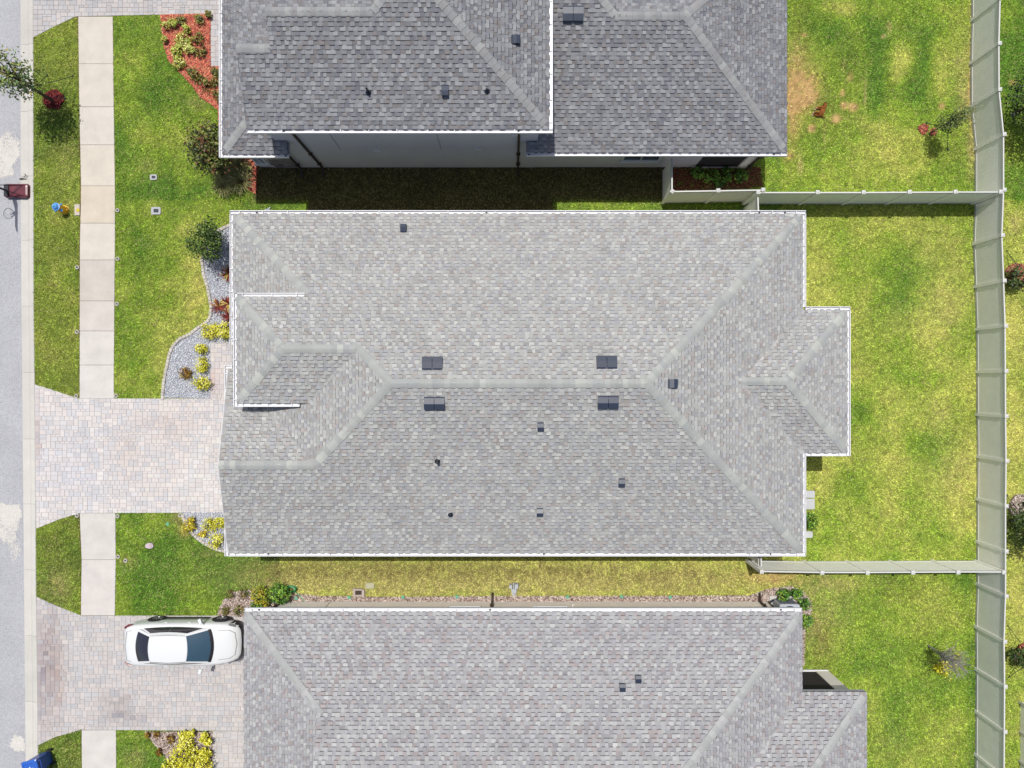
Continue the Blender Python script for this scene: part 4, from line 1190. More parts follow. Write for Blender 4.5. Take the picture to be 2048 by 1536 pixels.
# ------------------------------------------------------------------ planting beds
def bed_sheet(name, poly, z, col, label, cat):
    b = MB(); b.prism(poly, -0.08, z, col, top_only=True)
    return tag(b.build(name, M['bed']), label, cat, kind='structure')
def chips(name, poly, density, seed, pal, size, zr, parent, matn, flat=True):
    rs = np.random.RandomState(seed)
    x, y = scatter(poly, density, seed)
    n = len(x)
    az = rs.uniform(0, math.pi * 2, n); tl = np.radians(rs.uniform(0, 38, n)); tz = rs.uniform(0, math.pi * 2, n)
    L = rs.uniform(size[0], size[1], n); W_ = L * rs.uniform(0.3, 0.6, n)
    ux = np.stack([np.cos(az), np.sin(az), np.sin(tl) * np.cos(tz)], 1); uy = np.stack([-np.sin(az), np.cos(az), np.sin(tl) * np.sin(tz)], 1)
    c = np.stack([x, y, rs.uniform(zr[0], zr[1], n)], 1)
    P = np.stack([c + ux * L[:, None] / 2 + uy * W_[:, None] / 2, c - ux * L[:, None] / 2 + uy * W_[:, None] / 2, c - ux * L[:, None] / 2 - uy * W_[:, None] / 2, c + ux * L[:, None] / 2 - uy * W_[:, None] / 2], 1)
    pc = np.array(pal)[rs.choice(len(pal), n)] * rs.lognormal(0, 0.18, n)[:, None]
    return tag(np_mesh(name, P.reshape(-1, 3), np.arange(4 * n).reshape(-1, 4), M[matn], parent, col=np.clip(pc, 0.004, 0.8)), kind='stuff')
def stones(name, poly, density, seed, pal, size, z, parent):
    rs = np.random.RandomState(seed)
    x, y = scatter(poly, density, seed)
    n = len(x)
    r_ = rs.uniform(size[0], size[1], n)
    oc = np.array([(1, 0, 0), (0, 1, 0), (-1, 0, 0), (0, -1, 0), (0, 0, 0.75), (0, 0, -0.6)])
    fc = np.array([(0, 1, 4), (1, 2, 4), (2, 3, 4), (3, 0, 4), (1, 0, 5), (2, 1, 5), (3, 2, 5), (0, 3, 5)])
    az = rs.uniform(0, 6.28, n)
    ca, sa = np.cos(az), np.sin(az)
    st_ = rs.uniform(0.7, 1.3, (n, 6))
    px_ = oc[None, :, 0] * r_[:, None] * st_; py_ = oc[None, :, 1] * r_[:, None] * st_; pz_ = oc[None, :, 2] * r_[:, None]
    V = np.stack([x[:, None] + px_ * ca[:, None] - py_ * sa[:, None], y[:, None] + px_ * sa[:, None] + py_ * ca[:, None], z + rs.uniform(0, 0.012, n)[:, None] + pz_], -1).reshape(-1, 3)
    Fa = (np.arange(n)[:, None, None] * 6 + fc[None]).reshape(-1, 3)
    pc = np.repeat(np.array(pal)[rs.choice(len(pal), n)] * rs.lognormal(0, 0.12, n)[:, None], 8, axis=0)
    return tag(np_mesh(name, V, Fa, M['gravel'], parent, col=np.clip(pc, 0.01, 0.85)), kind='stuff')

GRAV = srgb_arr([(216, 219, 226), (206, 209, 217), (194, 198, 208), (228, 230, 234), (176, 180, 192)], 1.4)
RED = srgb_arr([(218, 112, 90), (206, 94, 80), (224, 132, 104), (186, 78, 70), (212, 140, 106), (150, 76, 64)], 1.35) * np.array((0.95, 1.12, 1.12))
BRN = srgb_arr([(208, 190, 180), (182, 162, 152), (224, 212, 202), (152, 130, 120), (132, 108, 98), (212, 194, 182)], 1.15)
b1 = bed_sheet('gravel_bed', P_GRAVEL, 0.012, A(200, 203, 211), 'curved bed of grey white gravel in front of the middle house', 'flower bed')
stones('gravel', P_GRAVEL, 900, 41, GRAV, (0.018, 0.036), 0.018, b1)
b2 = bed_sheet('gravel_bed', P_GRAVEL_B, 0.012, A(200, 203, 211), 'small gravel bed below the middle driveway', 'flower bed')
stones('gravel', P_GRAVEL_B, 900, 42, GRAV, (0.018, 0.036), 0.018, b2)
b3 = bed_sheet('mulch_bed', P_MULCH_T, 0.012, A(150, 74, 62), 'red mulch bed along the front of the two storey house', 'flower bed')
chips('mulch', P_MULCH_T, 1300, 43, RED, (0.04, 0.10), (0.016, 0.05), b3, 'mulch')
b4 = bed_sheet('mulch_bed', P_MULCH_S, 0.012, A(110, 86, 76), 'strip of faded brown mulch along the cream wall', 'flower bed')
chips('mulch', P_MULCH_S, 1100, 44, BRN, (0.04, 0.09), (0.016, 0.045), b4, 'mulch')
b5 = bed_sheet('mulch_bed', P_MULCH_L, 0.012, A(110, 86, 76), 'brown mulch bed under the bright yellow shrubs', 'flower bed')
chips('mulch', P_MULCH_L, 1200, 45, BRN, (0.04, 0.09), (0.016, 0.05), b5, 'mulch')
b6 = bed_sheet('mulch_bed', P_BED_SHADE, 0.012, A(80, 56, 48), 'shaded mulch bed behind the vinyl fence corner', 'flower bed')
chips('mulch', P_BED_SHADE, 700, 46, RED * 0.3, (0.04, 0.09), (0.016, 0.05), b6, 'mulch')  # red mulch and its sheet darkened, shade painted into their colour
def ring(px, py, rpx, pal, seed, label):
    cx, cy = XY(px, py); rs = np.random.RandomState(seed); r0 = rpx * CAM_H / FPX
    poly = [(cx + r0 * (1 + rs.uniform(-0.15, 0.15)) * math.cos(t), cy + r0 * (1 + rs.uniform(-0.15, 0.15)) * math.sin(t)) for t in np.linspace(0, 2 * math.pi, 15)[:-1]]
    b = bed_sheet('mulch_ring', poly, 0.03, tuple(np.mean(pal, 0) * 0.55), label, 'mulch')
    chips('mulch', poly, 1100, seed, pal, (0.04, 0.10), (0.034, 0.08), b, 'mulch')
ring(108, 200, 20, srgb_arr([(140, 50, 50), (112, 40, 42), (164, 70, 64), (92, 34, 36)], 0.9), 61, 'red mulch ring around the street tree with shade painted into its colour')  # tree shade painted in as a darker red mulch palette
ring(1846, 258, 10, RED * 0.7, 62, 'red mulch patch at the foot of the staked sapling')
ring(1866, 264, 7, RED * 0.7, 63, 'smaller red mulch patch under the staked sapling branches')
ring(2034, 552, 26, srgb_arr([(196, 130, 100), (176, 106, 84), (160, 90, 76), (210, 150, 118)]), 64, 'terracotta mulch ring behind the back fence')
ring(2052, 1308, 25, srgb_arr([(190, 110, 86), (170, 90, 74), (206, 130, 100)]), 65, 'red mulch ring around the roped shrub by the planter')
ring(2040, 1012, 24, BRN, 66, 'grey brown mulch ring behind the back fence')

def edging(pts_px, label):
    pts = [XY(*p) for p in pts_px]
    dd = [0]
    for i in range(1, len(pts)):
        dd.append(dd[-1] + math.hypot(pts[i][0] - pts[i - 1][0], pts[i][1] - pts[i - 1][1]))
    base = MB()
    root = empty('stone_edging', (pts[0][0], pts[0][1], 0), label, 'edging')
    s = 0.06
    while s < dd[-1] - 0.05:
        L = RS.uniform(0.13, 0.19)
        x = np.interp(s + L / 2, dd, [p[0] for p in pts]); y = np.interp(s + L / 2, dd, [p[1] for p in pts])
        x2 = np.interp(s + L / 2 + 0.05, dd, [p[0] for p in pts]); y2 = np.interp(s + L / 2 + 0.05, dd, [p[1] for p in pts])
        x1 = np.interp(s + L / 2 - 0.05, dd, [p[0] for p in pts]); y1 = np.interp(s + L / 2 - 0.05, dd, [p[1] for p in pts])
        v = RS.uniform(-16, 8)
        m_ = MB(); h = 0.10 + RS.uniform(-0.015, 0.015)
        ang = math.atan2(y2 - y1, x2 - x1) + RS.uniform(-0.06, 0.06)
        c = A(228 + v, 222 + v, 212 + v)
        m_.box((x, y, h / 2 - 0.02), (L - 0.012, 0.12, h), ang, c)
        m_.box((x, y, h - 0.013), (L - 0.04, 0.09, 0.014), ang, c)
        m_.build('edging_block', M['edging'], root)
        s += L
    return root
edging(EDGE_A[1:], 'row of pale edging stones curving round the larger gravel bed')
edging(EDGE_B[:-1], 'short row of pale edging stones round the lower gravel bed')

# ------------------------------------------------------------------ plants
def leaf_mesh(name, C, Nrm, size, col, parent, rs, aspect=0.5, m='leaf'):
    """pointed leaf quads at C facing Nrm"""
    n = len(C)
    a = rs.normal(size=(n, 3)); a -= (a * Nrm).sum(1)[:, None] * Nrm; a /= np.linalg.norm(a, axis=1)[:, None] + 1e-9
    b = np.cross(Nrm, a)
    L = size * rs.uniform(0.7, 1.3, n)[:, None]
    P = np.stack([C - a * L * 0.5, C + b * L * aspect * 0.5 - Nrm * L * 0.06, C + a * L * 0.5, C - b * L * aspect * 0.5 - Nrm * L * 0.06], 1)
    return np_mesh(name, P.reshape(-1, 3), np.arange(4 * n).reshape(-1, 4), M[m], parent, col=np.clip(col, 0.004, 0.8))

def crown_points(rs, centre, rad, n_clump, per, spread, shell=0.55, squash=1.0):
    d = rs.normal(size=(n_clump, 3)); d /= np.linalg.norm(d, axis=1)[:, None]
    r_ = (shell + (1 - shell) * rs.rand(n_clump)) ** 0.8
    cc = d * r_[:, None] * np.array(rad) + np.array(centre)
    idx = np.repeat(np.arange(n_clump), per)
    P = cc[idx] + rs.normal(size=(n_clump * per, 3)) * spread
    return P, idx, d

def bush(name, px, py, rpx, h, pal, label, cat, group, seed, leaf=0.07, n=700, dense=1.0, parts='foliage', stretch=(1, 1), stem=True):
    """leafy mound rooted at the ground under pixel (px,py) where its crown shows"""
    rs = np.random.RandomState(seed)
    x, y, _ = G(px, py, h * 0.6)
    r_ = rpx * (CAM_H - h * 0.6) / FPX
    root = empty(name, (x, y, 0), label, cat, group)
    nc = int(max(14, n / 14))
    P, idx, d = crown_points(rs, (x, y, h * 0.55), (r_ * 0.86 * stretch[0], r_ * 0.86 * stretch[1], h * 0.42), nc, 14, min(0.07, r_ * 0.17), 0.5)
    P[:, 2] = np.maximum(P[:, 2], 0.03)
    nr = (P - np.array((x, y, h * 0.3))); nr /= np.linalg.norm(nr, axis=1)[:, None]
    nr = nr + rs.normal(size=nr.shape) * 0.55 + np.array((0, 0, 0.35)); nr /= np.linalg.norm(nr, axis=1)[:, None]
    pal = np.array(pal)
    ck = rs.choice(len(pal), nc)
    col = pal[np.where(rs.rand(len(idx)) < 0.6, ck[idx], rs.choice(len(pal), len(idx)))] * rs.lognormal(0, 0.16, len(idx))[:, None]
    leaf_mesh('foliage', P, nr, leaf, col, root, rs, 0.6)
    if stem:
        m_ = MB()
        for k in range(7):
            q = P[rs.randint(len(P))]
            m_.tube([(x + rs.uniform(-.03, .03), y + rs.uniform(-.03, .03), -0.02), ((x + q[0]) / 2, (y + q[1]) / 2, q[2] * 0.6), tuple(q)], [0.012, 0.009, 0.004], 5)
        m_.build('stem', M['bark'], root)
    return root

def rosette(name, px, py, rpx, pal, label, cat, group, seed, n=46, h=0.5):
    rs = np.random.RandomState(seed)
    x, y, _ = G(px, py, h * 0.5)
    R_ = rpx * CAM_H / FPX
    root = empty(name, (x, y, 0), label, cat, group)
    pal = np.array(pal)
    V = []; F_ = []; C_ = []
    for k in range(n):
        a = rs.uniform(0, 6.28); L = R_ * rs.uniform(0.75, 1.2); up = rs.uniform(0.25, 1.0)
        w_ = rs.uniform(0.018, 0.03); c = pal[rs.randint(len(pal))] * rs.lognormal(0, 0.15)
        pts = []
        for t in (0, 0.35, 0.7, 1.0):
            rr = L * t; zz_ = 0.10 + h * up * (t * 1.3 - 0.85 * t * t)
            pts.append((rr, zz_, w_ * (0.5, 1.0, 0.8, 0.08)[int(t * 3.01)]))
        b = len(V)
        for rr, zz_, ww in pts:
            V.append((x + rr * math.cos(a) - ww * math.sin(a), y + rr * math.sin(a) + ww * math.cos(a), zz_))
            V.append((x + rr * math.cos(a) + ww * math.sin(a), y + rr * math.sin(a) - ww * math.cos(a), zz_))
        for i in range(3):
            F_.append((b + 2 * i + 1, b + 2 * i + 3, b + 2 * i + 2, b + 2 * i)); C_.append(c)
    np_mesh('leaves', V, F_, M['leaf'], root, col=np.clip(np.array(C_), 0.004, 0.8))
    m_ = MB(); m_.tube([(x, y, -0.02), (x, y, 0.18)], [0.03, 0.02], 6); m_.build('stem', M['bark'], root)
    return root

def tree(name, px, py, h, crown_r, crown_h, pal, label, group, seed, n_clump=60, per=22, leaf=0.10, guys=(), trunk=0.045, lean=(0, 0), spread=0.13, barkm='bark', branches=9, cat='tree', crown_z=None):
    """small tree rooted at the ground pixel (px, py)"""
    rs = np.random.RandomState(seed)
    x, y = XY(px, py)
    root = empty(name, (x, y, 0), label, cat, group)
    cz = crown_z if crown_z is not None else h - crown_h / 2
    cx_, cy_ = x + lean[0], y + lean[1]
    m_ = MB()
    m_.tube([(x, y, -0.05), (x + lean[0] * 0.15, y + lean[1] * 0.15, cz * 0.4), (x + lean[0] * 0.6, y + lean[1] * 0.6, cz * 0.75), (cx_, cy_, cz + crown_h * 0.25)], [trunk * 1.3, trunk, trunk * 0.75, trunk * 0.3], 8)
    tr_ = m_.build('trunk', M[barkm], root)
    P, idx, d = crown_points(rs, (cx_, cy_, cz), (crown_r, crown_r, crown_h / 2), n_clump, per, spread, 0.35)
    cl_c = np.array([P[idx == k].mean(0) for k in range(n_clump)])
    br = MB()
    for k in range(0, n_clump, max(1, n_clump // (branches * 3))):
        q = cl_c[k]; t = rs.uniform(0.35, 0.9)
        s_ = np.array((x + lean[0] * t, y + lean[1] * t, cz * (0.55 + 0.45 * t)))
        md = (s_ + q) / 2 + np.array((0, 0, -0.05))
        br.tube([tuple(s_), tuple(md), tuple(q)], [trunk * 0.45, trunk * 0.3, trunk * 0.1], 5)
    br.build('branch', M[barkm], tr_)
    pal = np.array(pal)
    nr = rs.normal(size=P.shape) * 0.8 + np.array((0, 0, 0.8)) + (P - np.array((cx_, cy_, cz))) * 0.6
    nr /= np.linalg.norm(nr, axis=1)[:, None]
    ck = rs.choice(len(pal), n_clump)
    col = pal[np.where(rs.rand(len(idx)) < 0.65, ck[idx], rs.choice(len(pal), len(idx)))] * rs.lognormal(0, 0.18, len(idx))[:, None]
    leaf_mesh('crown', P, nr, leaf, col, root, rs, 0.55)
    for (gx_, gy_, gz) in guys:
        ax_, ay_ = XY(gx_, gy_)
        q = MB(); q.tube([(x + lean[0] * 0.4, y + lean[1] * 0.4, gz), ((x + ax_) / 2, (y + ay_) / 2, gz * 0.46), (ax_, ay_, 0.0)], 0.013, 5)
        q.lathe([(0.03, 0.0), (0.03, 0.08), (0.0, 0.085)], (ax_, ay_, 0), 8)
        q.build('guy_line', M['vent_dark'], root)
    return root

YEL = srgb_arr([(226, 218, 60), (210, 206, 40), (236, 228, 90), (184, 186, 36), (150, 150, 30), (242, 236, 130)], 1.5)
YEL2 = srgb_arr([(222, 206, 56), (196, 170, 44), (236, 224, 90), (170, 130, 40), (150, 150, 40)], 1.5)
GRN = srgb_arr([(86, 130, 44), (110, 156, 54), (64, 104, 40), (140, 170, 60), (50, 84, 34)], 1.45)
DKG = srgb_arr([(70, 96, 40), (92, 118, 48), (54, 78, 34), (118, 140, 60), (40, 60, 30)], 1.45)
LIM = srgb_arr([(206, 214, 104), (184, 196, 80), (222, 226, 140), (150, 170, 66), (170, 150, 70)], 1.4)
OLV = srgb_arr([(122, 128, 56), (96, 108, 48), (148, 150, 72), (160, 128, 74), (74, 88, 42)], 1.35)
RUS = srgb_arr([(176, 140, 44), (150, 100, 40), (120, 80, 36), (196, 170, 60), (96, 66, 34)], 1.1)
COR = srgb_arr([(120, 44, 44), (96, 36, 42), (150, 62, 50), (196, 160, 70), (204, 180, 96), (110, 60, 44)], 1.1)
DRY = srgb_arr([(160, 158, 88), (186, 180, 116), (124, 124, 66), (98, 106, 54), (206, 198, 144)], 1.4)

# gravel bed planting
bush('gold_shrub', 418, 661, 22, 0.5, YEL, 'low yellow shrub band against the edging stones', 'shrub', None, 501, n=760, leaf=0.075, stretch=(1.1, 0.75))
bush('gold_shrub', 447, 660, 19, 0.55, YEL, 'low yellow shrub tucked against the house wall by the path', 'shrub', None, 502, n=640, leaf=0.075, stretch=(0.9, 1.05))
bush('gold_shrub', 401, 697, 13, 0.45, YEL, 'round yellow shrub standing alone in the gravel above the others', 'shrub', None, 503, n=420, leaf=0.07)
bush('gold_shrub', 402, 731, 16, 0.5, YEL, 'yellow shrub in the middle of the gravel bed row', 'shrub', None, 504, n=560, leaf=0.07, stretch=(0.85, 1.2))
bush('gold_shrub', 402, 768, 19, 0.5, YEL, 'yellow shrub next to the driveway end of the gravel bed', 'shrub', None, 505, n=620, leaf=0.07, stretch=(1.1, 0.8))
bush('rust_shrub', 370, 747, 13.5, 0.4, RUS, 'small rust brown shrub standing in the gravel', 'shrub', None, 506, n=420, leaf=0.07)
rosette('cordyline', 455, 547, 17, COR, 'dark red strap leaved plant in the shade of the round tree', 'plant', None, 511)
rosette('cordyline', 436, 612, 17, COR, 'red and yellow strap leaved plant nearest the edging stones', 'plant', None, 512)
rosette('cordyline', 455, 608, 17, COR, 'red strap leaved plant against the wall behind its pair', 'plant', None, 513)
rosette('cordyline', 457, 632, 16, COR[[0, 1, 2, 5]], 'deep maroon strap leaved plant above the yellow shrubs', 'plant', None, 514)
tree('round_tree', 433, 500, 2.1, 0.82, 1.5, DKG, 'rounded dark green small tree at the corner of the gravel bed', None, 515, n_clump=95, per=24, leaf=0.105, spread=0.12, lean=(0.05, 0.05))
# small gravel bed
for i, (px, py, r_, lb) in enumerate([(377, 1053, 15, 'yellow shrub at the tip of the small gravel bed'), (418, 1050, 16, 'yellow shrub in the middle of the small gravel bed'), (442, 1044, 14, 'yellow shrub under the garage roof edge'), (431, 1081, 18, 'largest yellow shrub of the small gravel bed by the gutter corner'), (403, 1070, 9, 'smallest yellow brown shrub beside the edging stones')]):
    bush('gold_shrub', px, py, r_, 0.5, YEL2 if i in (0, 4) else YEL, lb, 'shrub', None, 520 + i, n=int(30 * r_), leaf=0.07)
bush('gold_shrub', 384, 1040, 8, 0.4, YEL2, 'little yellow sprig behind the shrub at the gravel bed tip', 'shrub', None, 527, n=200, leaf=0.07)
# bed under the wall of the lower house
bush('leafy_shrub', 558, 1190, 25, 0.85, GRN, 'bright green leafy shrub beside the coiled hose', 'shrub', None, 531, n=1000, leaf=0.10)
bush('leafy_shrub', 520, 1196, 24, 0.8, srgb_arr([(196, 190, 50), (150, 170, 50), (120, 150, 50), (206, 180, 60), (90, 120, 40)], 1.1), 'yellow green leafy shrub at the cream wall corner', 'shrub', None, 532, n=900, leaf=0.09)
bush('leafy_shrub', 518, 1218, 18, 0.7, GRN, 'green shrub squeezed against the gutter corner above the car', 'shrub', None, 533, n=500, leaf=0.09)
for i, (px, py, r_) in enumerate([(458, 1190, 10), (487, 1187, 12), (449, 1221, 12), (477, 1221, 12)]):
    bush('low_shrub', px, py, r_, 0.3, OLV, 'low olive ground shrub in the mulch by the car', 'shrub', 'low shrubs in the mulch by the car', 540 + i, n=300, leaf=0.055)
# yellow bed at the bottom
for i, (px, py, r_, lb) in enumerate([(368, 1508, 34, 'big mounded yellow shrub in the brown mulch bed'), (395, 1535, 34, 'big yellow shrub at the near end of the mulch bed'), (345, 1540, 28, 'yellow shrub spilling toward the lawn edge'), (365, 1472, 11, 'small yellow shrub against the driveway edge'), (381, 1468, 8, 'tiny round yellow shrub at the driveway edge'), (408, 1478, 11, 'yellow shrub near the paved path'), (416, 1484, 8, 'tiny yellow shrub touching the paved path'), (410, 1508, 13, 'yellow shrub between the big mounds and the path')]):
    bush('gold_shrub', px, py, r_, 0.85 if r_ > 20 else 0.5, YEL, lb, 'shrub', None, 550 + i, n=int(34 * r_), leaf=0.085)
for i, (px, py, r_, lb) in enumerate([(294, 1471, 6, 'tiny orange yellow seedling at the lawn corner of the mulch bed'), (313, 1471, 7, 'tiny orange yellow seedling along the driveway edge'), (318, 1505, 8, 'small orange yellow plant on the mulch bed edge'), (340, 1480, 10, 'small rust coloured plant in the brown mulch')]):
    bush('rust_shrub', px, py, r_, 0.3, RUS, lb, 'plant', None, 560 + i, n=160, leaf=0.07)
# red mulch bed of the two storey house
for i, (px, py, r_, lb) in enumerate([(366, 80, 17, 'lime green shrub in the middle of the red mulch'), (352, 100, 13, 'lime green shrub left of the larger one in red mulch'), (378, 97, 12, 'lime green shrub toward the paved path'), (356, 125, 14, 'lime green shrub near the curved lawn edge'), (345, 45, 11, 'lime green shrub at the top corner of the red mulch'), (331, 50, 8, 'small lime green shrub by the lawn at the top corner'), (328, 78, 6, 'tiny lime green sprig on the lawn edge'), (372, 57, 9, 'small lime shrub above the larger lime clump')]):
    bush('lime_shrub', px, py, r_, 0.42, LIM, lb, 'shrub', None, 570 + i, n=int(26 * r_), leaf=0.085)
for i, (px, py, r_) in enumerate([(362, 42, 12), (397, 75, 14), (400, 102, 13), (398, 38, 11), (415, 27, 7), (392, 152, 14), (412, 168, 16), (432, 160, 15), (436, 192, 15), (430, 142, 10), (380, 142, 10)]):
    bush('sparse_shrub', px, py, r_, 0.35, OLV, 'sparse olive brown shrub growing through the red mulch', 'shrub', 'sparse shrubs in the red mulch', 590 + i, n=240, leaf=0.085)
tree('dark_tree', 462, 325, 3.0, 0.98, 1.9, srgb_arr([(78, 92, 42), (100, 112, 50), (62, 70, 36), (126, 132, 62), (116, 74, 54), (48, 56, 30)], 1.4), 'dark bushy small tree at the corner of the two storey house', None, 601, n_clump=150, per=24, leaf=0.13, spread=0.15, lean=(-0.12, 0.05), crown_z=1.75)
bush('leafy_shrub', 430, 275, 16, 0.9, srgb_arr([(130, 160, 50), (170, 190, 70), (100, 130, 44), (70, 96, 36)], 1.1), 'bright green shrub tucked under the gutter beside the dark tree', 'shrub', None, 602, n=420, leaf=0.10)
def grass_clump(px, py, rpx, h, label, seed, n=150):
    rs = np.random.RandomState(seed)
    x, y = XY(px, py); R_ = rpx * CAM_H / FPX
    root = empty('ornamental_grass', (x, y, 0), label, 'plant', 'arching grass clumps by the two storey house')
    V = []; F_ = []; C_ = []
    for k in range(n):
        a = rs.uniform(0, 6.28); L = R_ * rs.uniform(0.5, 1.25); hh = h * rs.uniform(0.5, 1.1); w_ = rs.uniform(0.007, 0.013)
        c = DRY[rs.randint(len(DRY))] * rs.lognormal(0, 0.2)
        b = len(V)
        for t in (0, 0.3, 0.6, 0.85, 1.0):
            rr = L * t ** 1.3 + 0.05; zz_ = hh * (1.9 * t - 1.25 * t * t) + 0.02; ww = w_ * (1 - 0.85 * t)
            V.append((x + rr * math.cos(a) - ww * math.sin(a), y + rr * math.sin(a) + ww * math.cos(a), zz_)); V.append((x + rr * math.cos(a) + ww * math.sin(a), y + rr * math.sin(a) - ww * math.cos(a), zz_))
        for i in range(4):
            F_.append((b + 2 * i + 1, b + 2 * i + 3, b + 2 * i + 2, b + 2 * i)); C_.append(c)
    np_mesh('blades', V, F_, M['leaf'], root, col=np.clip(np.array(C_), 0.004, 0.8))
    m_ = MB(); m_.lathe([(0.06, -0.02), (0.07, 0.03), (0.03, 0.08)], (x, y, 0), 8); m_.build('root_crown', M['bark'], root)
for i, (px, py, r_) in enumerate([(478, 335, 24), (455, 352, 24), (452, 374, 22), (485, 365, 26), (500, 345, 12)]):
    grass_clump(px, py, r_, 0.6, 'arching dry green ornamental grass clump on red mulch', 620 + i, 300 if r_ > 15 else 90)
bush('leafy_shrub', 494, 334, 7, 0.4, LIM, 'small lime plant on the red mulch by the house wall', 'plant', None, 630, n=120, leaf=0.08)

# street tree and back yard trees
tree('street_tree', 106, 202, 4.6, 0.86, 3.3, srgb_arr([(112, 136, 66), (90, 112, 58), (140, 158, 82), (150, 140, 78), (74, 92, 52), (126, 158, 108)], 1.6), 'young street tree leaning over the kerb with roped trunk', None, 640, n_clump=120, per=16, leaf=0.12, spread=0.17, trunk=0.06, guys=[(147, 152, 1.5), (132, 197, 0.5), (95, 150, 1.4)], crown_z=2.85)
tree('staked_sapling', 1858, 268, 3.2, 0.42, 2.6, srgb_arr([(96, 116, 60), (120, 134, 76), (70, 88, 46), (140, 144, 96)], 1.3), 'thin staked sapling by the fence in the patchy upper back lawn', None, 641, n_clump=62, per=16, leaf=0.085, spread=0.10, trunk=0.03, guys=[(1895, 300, 1.5), (1852, 246, 1.0)], crown_z=1.75)
tree('bare_tree', 1856, 1291, 3.1, 0.72, 1.5, srgb_arr([(206, 196, 50), (180, 176, 44), (226, 214, 90)], 1.1), 'nearly leafless grey twiggy tree in the lower back lawn', None, 642, n_clump=9, per=16, leaf=0.075, spread=0.10, trunk=0.035, barkm='twig', branches=4, crown_z=1.9)
tw = bpy.data.objects['bare_tree']
rs = np.random.RandomState(91)
x, y = XY(1856, 1291)
m_ = MB()
for k in range(16):
    a = rs.uniform(0, 6.28); s_ = np.array((x, y, 0.5 + 1.1 * rs.rand())); rr = rs.uniform(0.25, 0.5)
    e = s_ + np.array((math.cos(a) * rr, math.sin(a) * rr, rs.uniform(0.5, 1.1)))
    m_.tube([tuple(s_), tuple((s_ + e) / 2 + rs.normal(size=3) * 0.04), tuple(e)], [0.016, 0.012, 0.008], 5, caps=False)
    for j_ in range(7):
        t0 = rs.uniform(0.3, 1.0); b0 = s_ + (e - s_) * t0; a2 = a + rs.normal(0, 1.1); r2 = rs.uniform(0.12, 0.36)
        e2 = b0 + np.array((math.cos(a2) * r2, math.sin(a2) * r2, rs.uniform(0.05, 0.55)))
        m_.tube([tuple(b0), tuple((b0 + e2) / 2 + rs.normal(size=3) * 0.03), tuple(e2)], [0.009, 0.007, 0.005], 4, caps=False)
        for l_ in range(3):
            b1 = b0 + (e2 - b0) * rs.uniform(0.4, 1.0); e3 = b1 + np.array((rs.normal(0, 0.11), rs.normal(0, 0.11), rs.uniform(0.0, 0.22)))
            m_.tube([tuple(b1), tuple(e3)], [0.006, 0.004], 3, caps=False)
m_.build('twig', M['twig'], tw)
bush('gold_shrub', 1886, 1338, 18, 0.5, srgb_arr([(216, 206, 50), (190, 186, 40), (232, 220, 90), (160, 160, 36)], 1.5), 'sparse yellow green suckers at the foot of the twiggy tree', 'shrub', None, 643, n=380, leaf=0.075)
# beyond the back fence
FAR = srgb_arr([(70, 94, 44), (88, 112, 52), (50, 70, 36), (112, 130, 66), (38, 52, 28)], 1.0)
tree('leafy_tree', 2024, 230, 3.2, 1.5, 2.2, FAR, 'broad dark tree behind the fence beside the upper back lawn', None, 650, n_clump=120, per=24, leaf=0.12, spread=0.16, trunk=0.06)
tree('leafy_tree', 2020, 1040, 2.5, 1.2, 1.8, FAR, 'bushy dark tree roped up behind the middle back lawn fence', None, 651, n_clump=100, per=24, leaf=0.12, spread=0.14, guys=[(2012, 990, 1.4)], trunk=0.05)
bush('dark_shrub', 2037, 556, 27, 1.0, FAR, 'dark round shrub on terracotta mulch behind the fence', 'shrub', None, 652, n=700, leaf=0.10)
bush('dark_shrub', 2047, 1318, 26, 1.0, FAR, 'dark shrub on red mulch near the raised planter', 'shrub', None, 653, n=700, leaf=0.10)
for i, (gx_, gy_, tx_, ty_, lb) in enumerate([(2011, 1250, 2046, 1292, 'dark tie rope running from the fence up to the shrub on red mulch'), (2012, 1356, 2048, 1334, 'dark tie rope running from the fence down to the shrub on red mulch'), (2009, 500, 2034, 530, 'dark tie rope above the terracotta mulch'), (2011, 575, 2036, 560, 'dark tie rope below the terracotta mulch')]):
    a = G(gx_ + 4, gy_, 0.02); b_ = G(tx_, ty_, 0.55)
    q = MB(); q.tube([a, ((a[0] + b_[0]) / 2, (a[1] + b_[1]) / 2, 0.26), b_], 0.013, 5); tag(q.build('guy_line', M['vent_dark']), lb, 'rope')
# shrubs by the houses
for i, (px, py, r_, lb) in enumerate([(1568, 1192, 15, 'green shrub in front of the air conditioner by the mulch'), (1593, 1188, 12, 'small green shrub at the top of the mulch corner'), (1610, 1208, 13, 'green shrub beside the end of the air conditioner'), (1614, 1242, 16, 'dark green shrub below the gutter corner of the lower house')]):
    bush('leafy_shrub', px, py, r_, 0.6, GRN, lb, 'shrub', None, 660 + i, n=int(30 * r_), leaf=0.09)
bush('leafy_shrub', 1621, 1042, 18, 0.7, GRN, 'green shrub peeking out from the rear wall of the middle house', 'shrub', None, 670, n=420, leaf=0.09, stretch=(0.8, 1.3))
for i, (px, py, r_) in enumerate([(1398, 344, 16), (1425, 352, 18), (1455, 345, 18), (1485, 350, 17), (1440, 360, 14)]):
    bush('shade_shrub', px, py, r_, 0.5, GRN, 'sprawling shrub in the shaded bed behind the fence corner', 'shrub', 'shrubs in the shaded fenced bed', 680 + i, n=300, leaf=0.10)

